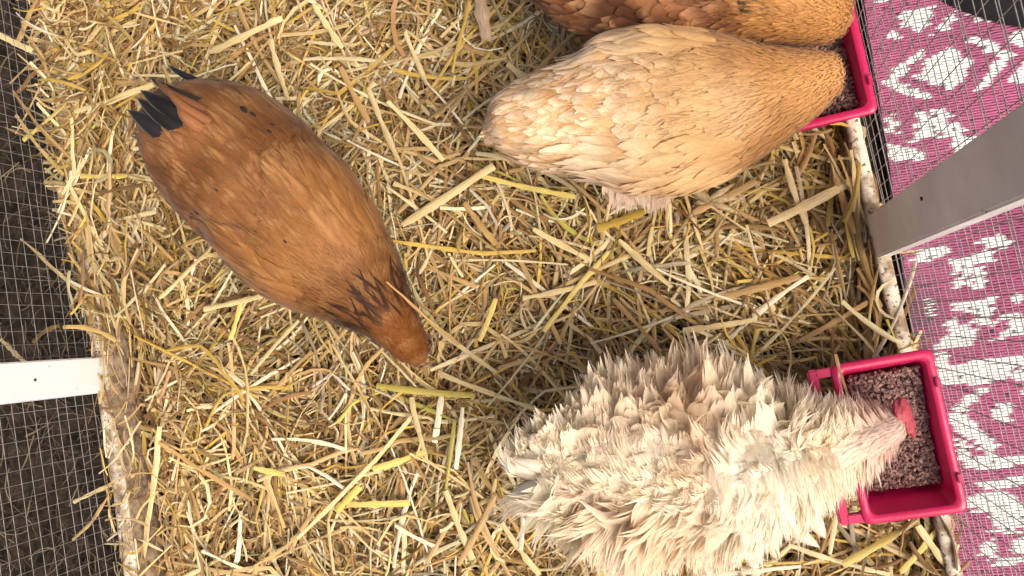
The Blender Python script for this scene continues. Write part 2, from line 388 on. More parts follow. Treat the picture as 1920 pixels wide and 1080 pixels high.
def run_side(x_mesh, x_in, x_out, post_y, post_in, inward, rail_top, label, mat_post, seed, screws):
    r = np.random.default_rng(seed)
    root = empty('run_side_panel', (x_mesh, 0, 0)); tag(root, label, 'fence panel', 'wire mesh sides of the run')
    bpy.context.view_layer.update()
    def add(o): o.parent = root; o.matrix_parent_inverse = Matrix.Translation((-x_mesh, 0, 0)); return o
    # rail: a weathered timber, slightly uneven
    ny = 260; prof = 10
    ys = np.linspace(-0.75, 0.95, ny)
    lo, hi = min(x_in, x_out), max(x_in, x_out)
    zb, zt, bv = -0.040, rail_top, 0.0025
    sec = np.array([(lo, zb), (lo, zt - bv), (lo + bv, zt), ((lo + hi) / 2, zt), (hi - bv, zt), (hi, zt - bv), (hi, (zt * 0.5 + zb * 0.5)), (hi, zb)])
    V = np.zeros((ny, len(sec), 3)); V[:, :, 0] = sec[None, :, 0]; V[:, :, 2] = sec[None, :, 1]; V[:, :, 1] = ys[:, None]
    pp = V.reshape(-1, 3)
    V[:, :, 0] += (0.0008 * noise3(pp, seed + 1, 6)).reshape(ny, -1); V[:, :, 2] += np.where(V[:, :, 2] > 0, (0.0010 * noise3(pp, seed + 2, 9)).reshape(ny, -1), 0)
    rail = link('base_rail', np_mesh('base_rail', V.reshape(-1, 3), grid_faces(ny, len(sec), True)[:, ::-1]), M['dirty_rail']); add(rail)
    rail.data.materials.append(M['mud_face'])
    ctr = (x_in + x_out) / 2
    for p in rail.data.polygons:
        if abs(p.normal.x) > 0.75 and (p.center.x - ctr) * inward > 0.004: p.material_index = 1
    # post
    bm = bmesh.new(); w = 0.039
    xa, xb = sorted((post_in, x_mesh + inward * 0.0012))
    bm_box(bm, (xa, post_y - w / 2, rail_top * 0.35), (xb, post_y + w / 2, 0.56), bevel=0.0015)
    post = bm_obj('post', bm, mat_post); add(post)
    # a screw hole and a joint line's nail on the inner face
    for (dy, zz) in screws:
        bm = bmesh.new(); bmesh.ops.create_cone(bm, cap_ends=True, segments=12, radius1=0.0016, radius2=0.0012, depth=0.0012,
                              matrix=Matrix.Translation((post_in + inward * 0.0004, post_y + dy, zz)) @ Matrix.Rotation(math.pi / 2, 4, 'Y'))
        sc = bm_obj('screw', bm, M['screw']); sc.parent = post
    # wire
    segs = []
    pitch = 0.0138
    for k in range(43):
        zz = rail_top * 0.2 + 0.004 + k * pitch
        segs.append(wavy_wires(np.array([x_mesh + inward * 0.0006, -0.72, zz]), np.array([x_mesh + inward * 0.0006, 0.92, zz]), 24, r, 0.00035))
    for k in range(119):
        yy = -0.72 + k * pitch
        segs.append(wavy_wires(np.array([x_mesh - inward * 0.0004, yy, -0.03]), np.array([x_mesh - inward * 0.0004, yy, 0.595]), 8, r, 0.0003))
    V, Fq = tubes(np.concatenate(segs), 0.00035)
    wm = link('wire_mesh', np_mesh('wire_mesh', V, Fq), M['wire']); add(wm); wm['kind'] = 'stuff'
    return root
run_side(XL_MESH, XL_IN, XL_OUT, 0.0690, -0.6695, +1, 0.034, 'galvanised wire mesh side over dark soil, with a clean white post', M['white_paint'], 31, ((0.0, 0.135),))
run_side(XR_MESH, XR_IN, XR_OUT, 0.0490, 0.1410, -1, 0.028, 'galvanised wire mesh side in front of the pink rug, with a greyish white post', M['grey_paint'], 41, ((0.006, 0.235),))

# ------------------------------------------------------------------ rug
A_ = lambda pts: [(1620 + x / 3.6, y / 3.6) for x, y in pts]
B_ = lambda pts: [(1640 + x / 3.857, 440 + y / 3.857) for x, y in pts]
C_ = lambda pts: [(1680 + x / 2.7, 680 + y / 2.7) for x, y in pts]
WHITE = [
    A_([(365, 510), (470, 370), (560, 330), (690, 390), (725, 440), (660, 540), (570, 605), (450, 560)]),
    A_([(390, 345), (300, 390), (150, 520), (160, 570), (300, 640), (430, 670), (450, 640), (330, 590), (240, 535), (300, 470), (380, 380)]),
    A_([(690, 255), (800, 270), (960, 340), (1010, 380), (900, 490), (830, 575), (735, 615), (800, 530), (880, 430), (900, 390), (840, 350), (700, 285)]),
    A_([(245, 90), (450, 50), (450, 140), (390, 215), (260, 165)]), A_([(470, 230), (600, 75), (625, 110), (570, 190)]),
    A_([(690, 60), (850, 55), (885, 120), (800, 155), (740, 120)]), A_([(955, 250), (1090, 180), (1100, 310), (985, 290)]), A_([(965, 555), (1090, 420), (1100, 560)]),
    A_([(375, 760), (440, 755), (450, 830), (490, 735), (560, 735), (580, 830), (650, 850), (685, 880), (690, 930), (810, 905), (790, 945), (630, 1050), (615, 925), (560, 925), (500, 890), (450, 925), (330, 965), (365, 880)]),
    A_([(155, 205), (245, 225), (235, 275), (155, 262)]), A_([(190, 960), (310, 1000), (400, 1000), (420, 1080), (200, 1080)]), A_([(150, 780), (215, 790), (215, 920), (160, 900)]),
    B_([(280, 105), (520, 75), (530, 145), (300, 205)]),
    B_([(750, 60), (820, 15), (965, 10), (965, 115), (850, 90), (835, 150), (845, 195), (700, 215), (800, 240), (805, 375), (720, 375), (700, 270), (660, 260), (695, 340), (600, 395), (585, 260), (535, 190), (640, 165), (700, 145), (800, 120)]),
    B_([(595, 505), (890, 445), (890, 505), (850, 555), (845, 655), (715, 655), (730, 580), (620, 545)]),
    B_([(505, 675), (560, 595), (685, 690), (745, 800), (455, 815)]), B_([(925, 580), (1040, 565), (1090, 600), (1090, 725), (865, 755), (940, 680)]),
    B_([(1005, 440), (1090, 415), (1090, 495), (1010, 485)]), B_([(540, 945), (1090, 865), (1090, 935), (960, 980), (960, 1045), (740, 1085), (450, 1050)]),
    B_([(375, 455), (445, 455), (465, 565), (400, 605)]), B_([(430, 860), (520, 850), (560, 1080), (460, 1080)]),
    C_([(495, 230), (525, 203), (570, 205), (598, 240), (585, 290), (545, 305), (505, 285)]),
    C_([(420, 125), (455, 145), (345, 240), (515, 420), (485, 460), (300, 335), (275, 240)]), C_([(560, 55), (648, 20), (700, 60), (648, 95), (600, 80)]),
    C_([(300, 380), (360, 400), (400, 470), (648, 470), (700, 500), (450, 545), (340, 520)]), C_([(395, 615), (700, 560), (700, 612), (500, 645)]),
    C_([(335, 690), (540, 648), (700, 740), (700, 790), (580, 865), (500, 865), (490, 770), (400, 755)]), C_([(425, 945), (480, 890), (520, 960), (470, 1010)]),
    C_([(590, 895), (700, 870), (700, 965), (585, 955)]), C_([(500, 1000), (700, 965), (700, 1005), (480, 1040)]), C_([(620, 130), (648, 110), (700, 200), (640, 180)]),
]
RUG_Z, RUG_A = -0.034, R_(-4.0)
ca, sa = math.cos(RUG_A), math.sin(RUG_A)
def rug_loc(p): return np.array([ca * p[0] + sa * p[1], -sa * p[0] + ca * p[1]])      # world -> rug axes
POLY = [np.array([rug_loc(at(x, y, RUG_Z)) for x, y in pl]) for pl in WHITE]
POLY = [pl.mean(0) + (pl - pl.mean(0)) * 1.06 for pl in POLY]
rx0, rx1, ry0, ry1 = 0.172, 0.80, -0.70, 0.52
pitch_r = 0.00262
rows = np.arange(ry0, ry1, pitch_r); cx = np.arange(rx0, rx1, 0.0034)
nr, nc = len(rows), len(cx)
rr = np.random.default_rng(9)
jag = rr.normal(0, 0.0026, nr)
PX = cx[None, :] + jag[:, None] * (1 + 0 * cx[None, :]); PY = np.repeat(rows[:, None], nc, 1)
def inside(poly, X, Y):
    res = np.zeros(X.shape, bool); n_ = len(poly)
    for i in range(n_):
        x1, y1 = poly[i]; x2, y2 = poly[(i + 1) % n_]
        if y1 == y2: continue
        c_ = ((y1 > Y) != (y2 > Y)) & (X < (x2 - x1) * (Y - y1) / (y2 - y1) + x1)
        res ^= c_
    return res
white = np.zeros(PX.shape, bool)
for pl in POLY: white |= inside(pl, PX, PY)
# outside the part that the photograph shows the same kind of lozenges go on
seen_ = (PX < 0.335) & (PY > -0.32) & (PY < 0.29)
qx = np.abs(((PX / 0.11) % 1) - 0.5) * 2; qy = np.abs(((PY / 0.13) % 1) - 0.5) * 2
loz = qx + qy
white = np.where(seen_, white, (loz < 0.38) | ((loz > 0.82) & (loz < 1.12)))
cw = lin(212, 217, 211); cp = lin(154, 74, 110); cd = lin(58, 40, 50)
cols = np.where(white[..., None], cw, cp) * rr.normal(1.0, 0.07, (nr, nc, 1)) * rr.normal(1, 0.06, (nr, 1, 1))
patch = noise3(np.stack([PX.ravel(), PY.ravel(), 0 * PX.ravel()], 1), 55, 5).reshape(nr, nc)
cols = cols * np.where(white[..., None], 1.0, (1 + 0.16 * patch)[..., None])
fleck = (rr.random((nr, nc)) < 0.018)
cols = np.where(fleck[..., None], cd, cols)
wr = 0.00112
Xg = np.repeat(cx[None, :], nr, 0); wob = 0.00018 * rr.normal(size=(nr, nc))
rowsV = []
for (dy, dz) in ((-wr, 0.0), (0.0, 0.0009), (wr, 0.0)):
    lx = Xg; ly = PY + dy + wob
    rowsV.append(np.stack([ca * lx - sa * ly, sa * lx + ca * ly, np.full_like(lx, RUG_Z + dz) + 0.0012 * noise3(np.stack([lx.ravel(), ly.ravel(), 0 * lx.ravel()], 1), 61, 3).reshape(nr, nc)], -1))
V = np.stack(rowsV, 1)                       # rows, 3, nc, 3
f1 = grid_faces(3, nc)
Fq = (f1[None] + (np.arange(nr) * 3 * nc)[:, None, None]).reshape(-1, 4)
C3 = np.repeat(cols[:, None], 3, 1)
uv = np.stack([np.repeat(Xg[:, None], 3, 1).ravel() * 30, np.repeat(PY[:, None], 3, 1).ravel() * 30], 1)
rug = empty('outdoor_rug', (ca * (rx0 + rx1) / 2 - sa * (ry0 + ry1) / 2, sa * (rx0 + rx1) / 2 + ca * (ry0 + ry1) / 2, RUG_Z))
tag(rug, 'pink and white woven plastic rug lying outside the wire', 'rug')
def to_rug(o): o.parent = rug; o.matrix_parent_inverse = Matrix.Translation(-Vector(rug.location)); return o
wv = link('woven_strands', np_mesh('woven_strands', V.reshape(-1, 3), Fq, C3.reshape(-1, 3), uv), M['rug']); wv['kind'] = 'stuff'; to_rug(wv)
bm = bmesh.new(); bm_box(bm, (rx0 - 0.002, ry0 - 0.003, RUG_Z - 0.006), (rx1 + 0.002, ry1 + 0.003, RUG_Z - 0.0014))
bmesh.ops.rotate(bm, verts=bm.verts, cent=(0, 0, 0), matrix=Matrix.Rotation(RUG_A, 3, 'Z'))
to_rug(bm_obj('backing', bm, M['rug_base']))

# black crumpled sheet at the far corner of the rug
gn = 60
uu, vv = np.meshgrid(np.linspace(-1, 1, gn), np.linspace(-1, 1, gn))
p = np.stack([uu.ravel(), vv.ravel(), 0 * uu.ravel()], 1)
hz = np.clip(1 - np.maximum(np.abs(p[:, 0]), np.abs(p[:, 1])) ** 3, 0, 1)
zz = hz * (0.030 + 0.012 * np.abs(noise3(p, 71, 0.5)) + 0.006 * np.abs(noise3(p, 72, 1.4)))
c0 = at(1915, -12, -0.02)
rd = np.maximum(np.abs(p[:, 0]), np.abs(p[:, 1])) / np.maximum(np.hypot(p[:, 0], p[:, 1]), 1e-6); rd = 0.35 + 0.65 * rd
bx0 = p[:, 0] * rd * 0.125 * (1 + 0.16 * noise3(p, 73, 0.5)); by0 = p[:, 1] * rd * 0.080 * (1 + 0.16 * noise3(p, 74, 0.5))
cb, sb = math.cos(R_(-34)), math.sin(R_(-34))
V = np.stack([c0[0] + 0.038 + cb * bx0 - sb * by0, c0[1] + 0.040 + sb * bx0 + cb * by0, -0.031 + zz], 1)
bagm = np_mesh('plastic_sheet', V, grid_faces(gn, gn)); bag = link('plastic_sheet', bagm, M['bag'])
tag(bag, 'black crumpled plastic sheet lying on the pink rug', 'plastic sheet')

# ------------------------------------------------------------------ feeders with pellets
def make_feeder(x0, x1, y0, y1, rim_z, label, group):
    root = empty('feeder', ((x0 + x1) / 2, (y0 + y1) / 2, 0)); tag(root, label, 'feeder', group)
    inv = Matrix.Translation((-(x0 + x1) / 2, -(y0 + y1) / 2, 0))
    def add(o, par=root): o.parent = par; o.matrix_parent_inverse = inv if par is root else Matrix.Identity(4); return o
    xf = x0 + 0.0235             # the inner front wall; in front of it the open lip
    zb = 0.026
    # tray: outer and inner skins, tapering downwards
    def ring(xa, xb, ya, yb, z, rad=0.006, n=5):
        pts = []
        for (cx_, cy_, a0) in ((xb - rad, yb - rad, 0), (xa + rad, yb - rad, 90), (xa + rad, ya + rad, 180), (xb - rad, ya + rad, 270)):
            for k in range(n):
                a = R_(a0 + 90 * k / (n - 1)); pts.append((cx_ + rad * math.cos(a), cy_ + rad * math.sin(a), z))
        return pts
    t = 0.0022; tp = 0.010
    rings = [ring(xf + tp, x1 - 0.004 - tp * 0.5, y0 + tp, y1 - tp, zb), ring(xf, x1 - 0.004, y0 + 0.004, y1 - 0.004, rim_z - 0.004),
             ring(xf - 0.0045, x1, y0, y1, rim_z - 0.004), ring(xf - 0.0045, x1, y0, y1, rim_z - 0.001), ring(xf - 0.0036, x1 - 0.0010, y0 + 0.0010, y1 - 0.0010, rim_z),
             ring(xf + t - 0.0008, x1 - 0.0066, y0 + 0.0066, y1 - 0.0066, rim_z), ring(xf + t, x1 - 0.0074, y0 + 0.0074, y1 - 0.0074, rim_z - 0.0012),
             ring(xf + t + tp * 0.55, x1 - 0.009 - tp * 0.2, y0 + 0.0075 + tp * 0.9, y1 - 0.0075 - tp * 0.9, 0.034), ring(xf + tp + 0.02, x1 - 0.03, y0 + 0.03, y1 - 0.03, 0.032)]
    n = len(rings[0]); V = np.array([p for rg in rings for p in rg])
    Fq = grid_faces(len(rings), n, True)
    add(link('tray', np_mesh('tray', V, Fq), M['pink']))
    bm = bmesh.new(); bm_box(bm, (xf + tp, y0 + tp, zb - 0.001), (x1 - 0.012, y1 - tp, 0.0335)); add(bm_obj('tray_floor', bm, M['pink']))
    # front lip: an open frame in front of the tray
    bm = bmesh.new()
    ins = 0.0015
    bm_box(bm, (x0, y0 + ins, rim_z - 0.014), (x0 + 0.0085, y1 - ins, rim_z - 0.0016), bevel=0.0016)
    for yy in (y0 + ins + 0.0004, y1 - ins - 0.0079):
        bm_box(bm, (x0 + 0.0070, yy, rim_z - 0.011), (xf - 0.0020, yy + 0.0075, rim_z - 0.0021), bevel=0.0008)
    add(bm_obj('front_lip', bm, M['pink']))
    # two hooks over the wire
    for yy in (y0 + 0.028, y1 - 0.028):
        bm = bmesh.new()
        bm_box(bm, (x1 - 0.0035, yy - 0.004, rim_z + 0.0003), (x1 + 0.0002, yy + 0.004, rim_z + 0.004), bevel=0.0006)
        add(bm_obj('hook', bm, M['pink']))
    return root

def make_pellets(x0, x1, y0, y1, zc, label, seed, slope=0.0):
    r = np.random.default_rng(seed); sides = 6
    n = 3600
    x = r.uniform(x0, x1, n); y = r.uniform(y0, y1, n)
    q = np.stack([x, y, 0 * x], 1)
    zz = zc + 0.004 * noise3(q, seed, 9) + slope * (y - (y0 + y1) / 2) + r.uniform(-0.006, 0.0025, n)
    a = r.uniform(0, math.tau, n); e = r.normal(0, 0.45, n)
    d = np.stack([np.cos(a) * np.cos(e), np.sin(a) * np.cos(e), np.sin(e)], 1)
    L = r.uniform(0.0024, 0.0046, n); rad = r.uniform(0.0011, 0.0015, n)
    c = np.stack([x, y, zz], 1)
    h = np.array([[0, 0, 1.0]]); s = np.cross(d, h); s /= np.linalg.norm(s, axis=1, keepdims=True); b = np.cross(d, s)
    th = np.arange(sides) / sides * math.tau
    rg = s[:, None] * np.cos(th)[None, :, None] + b[:, None] * np.sin(th)[None, :, None]
    rows_ = []
    for (f, k) in ((-0.5, 0.02), (-0.5, 0.92), (0.5, 0.92), (0.5, 0.02)):
        rows_.append(c[:, None] + d[:, None] * (L * f)[:, None, None] + rg * (rad * k)[:, None, None])
    V = np.stack(rows_, 1).reshape(-1, 3)
    fc = grid_faces(4, sides, True)
    Fq = (fc[None] + (np.arange(n) * 4 * sides)[:, None, None]).reshape(-1, 4)
    base = np.array([lin(146, 116, 108), lin(124, 96, 92), lin(168, 138, 122), lin(100, 76, 76)])[r.choice(4, n, p=[0.4, 0.3, 0.18, 0.12])] * r.normal(1, 0.1, (n, 1))
    cc = np.repeat(base[:, None], 4 * sides, 1).reshape(-1, 3)
    uv = np.stack([V[:, 0] * 60, V[:, 1] * 60], 1)
    o = link('feed_pellets', np_mesh('feed_pellets', V, Fq, cc, uv, smooth=False), M['pellet'])
    return tag(o, label, 'feed', kind='stuff')

RIM = 0.085
FA = (0.0570, 0.1570, -0.1885, -0.0540); FB = (0.0600, 0.1580, 0.1475, 0.2850)
make_feeder(*FA, RIM, 'pink plastic feeder where the cream frizzled hen feeds', 'pink feeders hung on the wire')
make_feeder(*FB, RIM, 'pink plastic feeder shared by the two buff hens', 'pink feeders hung on the wire')
make_pellets(FA[0] + 0.033, FA[1] - 0.0115, FA[2] + 0.021, FA[3] - 0.014, 0.062, 'brown feed pellets in the feeder of the cream frizzled hen', 101, slope=0.16)
make_pellets(FB[0] + 0.033, FB[1] - 0.0115, FB[2] + 0.014, FB[3] - 0.014, 0.062, 'brown feed pellets in the feeder of the two buff hens', 102)

# ------------------------------------------------------------------ hens
def smooth_interp(t, k, v):
    """Catmull-Rom through v at knots k"""
    v = np.asarray(v, float)
    if v.ndim == 1: v = v[:, None]
    m = np.gradient(v, k, axis=0)
    i = np.clip(np.searchsorted(k, t, side='right') - 1, 0, len(k) - 2)
    h = (k[i + 1] - k[i])[:, None]; s = ((t - k[i])[:, None]) / h
    return ((2 * s ** 3 - 3 * s ** 2 + 1) * v[i] + (s ** 3 - 2 * s ** 2 + s) * h * m[i] + (-2 * s ** 3 + 3 * s ** 2) * v[i + 1] + (s ** 3 - s ** 2) * h * m[i + 1])

class Loft:
    """a hen's trunk, neck and head: sections along a spine from tail to beak; u 0..1, theta 0 = one flank, pi/2 = back"""
    def __init__(s, st, relief=None):
        s.relief = relief
        st = np.array(st, float); px = st[:, :2]
        d = np.gradient(px, axis=0); d /= np.linalg.norm(d, axis=1, keepdims=True)
        pr = np.stack([-d[:, 1], d[:, 0]], 1)
        a = np.array([at(*(px[i] + pr[i] * st[i, 2]), st[i, 3]) for i in range(len(st))])
        b = np.array([at(*(px[i] - pr[i] * st[i, 2]), st[i, 3]) for i in range(len(st))])
        C = (a + b) / 2; A = (a - b) / 2
        k = np.concatenate([[0], np.cumsum(np.linalg.norm(np.diff(C, axis=0), axis=1))]); s.length = k[-1]; k = k / k[-1]
        s.k = k
        s.U = np.linspace(0, 1, 600)
        s.C = smooth_interp(s.U, k, C); s.A = smooth_interp(s.U, k, A); s.H = np.maximum(smooth_interp(s.U, k, st[:, 4])[:, 0], 0.001)
    def ip(s, tab, u): 
        return np.stack([np.interp(u, s.U, tab[:, j]) for j in range(tab.shape[1])], -1)
    def pos(s, u, th):
        uc = np.clip(u, 0, 1)
        k = 1.0 if s.relief is None else 1.0 + s.relief(uc, th)
        p = s.ip(s.C, uc) + s.ip(s.A, uc) * (np.cos(th) * k)[..., None]
        p[..., 2] += np.interp(uc, s.U, s.H) * np.sin(th) * k * np.where(np.sin(th) < 0, 0.85, 1.0)
        over = (uc - u) * s.length
        td = s.C[0] - s.C[12]; td = td / np.linalg.norm(td)
        return p + td * over[..., None]
    def frame(s, u, th):
        e = 0.004
        du = (s.pos(np.clip(u + e, 0, 1), th) - s.pos(np.clip(u - e, 0, 1), th)); lu = np.linalg.norm(du, axis=-1) / (2 * e)
        dt = (s.pos(u, th + 0.02) - s.pos(u, th - 0.02)); lt = np.linalg.norm(dt, axis=-1) / 0.04
        T = -du / np.maximum(np.linalg.norm(du, axis=-1, keepdims=True), 1e-9); B = dt / np.maximum(np.linalg.norm(dt, axis=-1, keepdims=True), 1e-9)
        Nn = np.cross(B, T); Nn /= np.maximum(np.linalg.norm(Nn, axis=-1, keepdims=True), 1e-9)
        # outward
        ctr = s.ip(s.C, np.clip(u, 0, 1)); o = np.sum((s.pos(u, th) - ctr) * Nn, -1)
        Nn = np.where(o[..., None] < 0, -Nn, Nn)
        return T, B, Nn, lu, np.maximum(lt, 0.002)

def body_mesh(loft, colf, name='body'):
    nu, nt = 90, 48
    u = np.linspace(0, 1, nu); th = np.arange(nt) / nt * math.tau
    Ug, Tg = np.meshgrid(u, th, indexing='ij')
    P_ = loft.pos(Ug, Tg).reshape(-1, 3)
    cols = colf(P_, Ug.ravel(), Tg.ravel(), np.full(P_.shape[0], 0.5), np.zeros(P_.shape[0])) * 0.8
    uv = np.stack([Tg.ravel() * 6, Ug.ravel() * 20], 1)
    Fq = grid_faces(nu, nt, True)
    me = np_mesh(name, P_, Fq, cols, uv)
    bm = bmesh.new(); bm.from_mesh(me)
    bmesh.ops.holes_fill(bm, edges=[e for e in bm.edges if e.is_boundary], sides=0)
    bmesh.ops.recalc_face_normals(bm, faces=bm.faces); bm.to_mesh(me); bm.free()
    return me

def roots(loft, u0, u1, Lf, Wf, du_f, dt_f, rng, t0=-0.75, t1=math.pi + 0.75, jit=0.3, mask=None):
    us, ts = [], []; u = u0; row = 0
    while u < u1:
        L = Lf(u); W = Wf(u)
        per = np.linalg.norm(loft.ip(loft.A, np.array([u]))[0]) * 0.5 + np.interp(u, loft.U, loft.H) * 0.5
        n = max(3, int((t1 - t0) * per / (W * dt_f)))
        th = t0 + (np.arange(n) + 0.5 * (row % 2) + rng.normal(0, jit, n)) / n * (t1 - t0)
        us.append(np.full(n, u) + rng.normal(0, jit, n) * du_f * L / loft.length); ts.append(th)
        u += du_f * L / loft.length; row += 1
    us = np.concatenate(us); ts = np.concatenate(ts)
    ok = (us > u0 - 0.01) & (us < u1 + 0.01)
    if mask is not None: ok &= mask(us, ts)
    return us[ok], ts[ok]

def laid_feathers(loft, us, ts, Lf, Wf, colf, rng, base=0.0006, lift=0.10, cup=0.25, tip=0.55, ragged=0.12, nv=7, nw=5, splay=0.0, curl=0.0, fvar=0.08, stop=None):
    """feathers that lie back along the body, each following its surface and lifting a little at the tip"""
    n = len(us)
    L = np.array([Lf(x) for x in us]) * rng.normal(1, 0.12, n); W = np.array([Wf(x) for x in us]) * rng.normal(1, 0.10, n)
    T, B, Nn, lu, lt = loft.frame(us, ts)
    if stop is not None:                                   # feathers in front of a fold end at it
        e_ = stop(ts); L = np.where(us > e_, np.minimum(L, np.maximum((us - e_) * lu, 0.005)), L)
    v = np.linspace(0, 1, nv); w = np.linspace(-1, 1, nw)
    rnd = 1 - np.sqrt(1 - 0.97 * w ** 2); pnt = np.abs(w) ** 1.15          # round or pointed tip: the outer barbs end sooner
    vend = 1 - ragged * 0.5 * rng.random((n, nw)) - (0.30 * (1 - tip) * rnd + 0.62 * tip * pnt)[None]
    vv = v[None, :, None] * vend[:, None, :]
    prof = np.clip(0.45 + 1.9 * v, 0, 1) * (1 - 0.22 * v ** 2)
    ww = (w[None, None, :] * prof[None, :, None]) * np.ones((n, 1, 1))
    jit = rng.normal(0, 0.10 + splay, n)[:, None, None]
    u = us[:, None, None] - vv * (L / lu)[:, None, None]
    th = ts[:, None, None] + (ww * W[:, None, None] * 0.5 + vv * L[:, None, None] * jit) / lt[:, None, None]
    P_ = loft.pos(u, th)
    li = lift * np.abs(rng.normal(1, 0.35, n))
    off = base + li[:, None, None] * vv * L[:, None, None] + curl * L[:, None, None] * vv ** 3 - cup * np.abs(ww) ** 2 * W[:, None, None] * 0.25
    P_ = P_ + Nn[:, None, None, :] * off[..., None]
    Pr = np.repeat(loft.pos(us, ts)[:, None], nv * nw, 1).reshape(-1, 3)
    cols = colf(P_.reshape(-1, 3), np.repeat(us, nv * nw), np.repeat(ts, nv * nw), vv.reshape(-1), ww.reshape(-1))
    cols = cols * np.repeat(rng.normal(1, fvar, n), nv * nw)[:, None]
    fc = grid_faces(nv, nw); Fq = (fc[None] + (np.arange(n) * nv * nw)[:, None, None]).reshape(-1, 4)
    of = np.repeat(rng.uniform(0, 50, n), nv * nw)
    # barbs run out from the shaft towards the tip
    uv = np.stack([(vv - 0.35 * np.abs(ww)).reshape(-1) * 1.6 + of, vv.reshape(-1) * 0.8 + of * 0.3], 1)
    return P_.reshape(-1, 3), Fq, cols, uv

def tube_bm(bm, pts, rads, sides=8):
    rings = []
    pts = [Vector(p) for p in pts]
    for i, p in enumerate(pts):
        d = (pts[min(i + 1, len(pts) - 1)] - pts[max(i - 1, 0)]).normalized()
        h = Vector((0, 0, 1)) if abs(d.z) < 0.9 else Vector((1, 0, 0))
        a = d.cross(h).normalized(); b = d.cross(a)
        rings.append([bm.verts.new(p + (a * math.cos(k / sides * math.tau) + b * math.sin(k / sides * math.tau)) * rads[i]) for k in range(sides)])
    for r0, r1 in zip(rings[:-1], rings[1:]):
        for k in range(sides): bm.faces.new((r0[k], r0[(k + 1) % sides], r1[(k + 1) % sides], r1[k]))
    bm.faces.new(rings[0][::-1]); bm.faces.new(rings[-1])

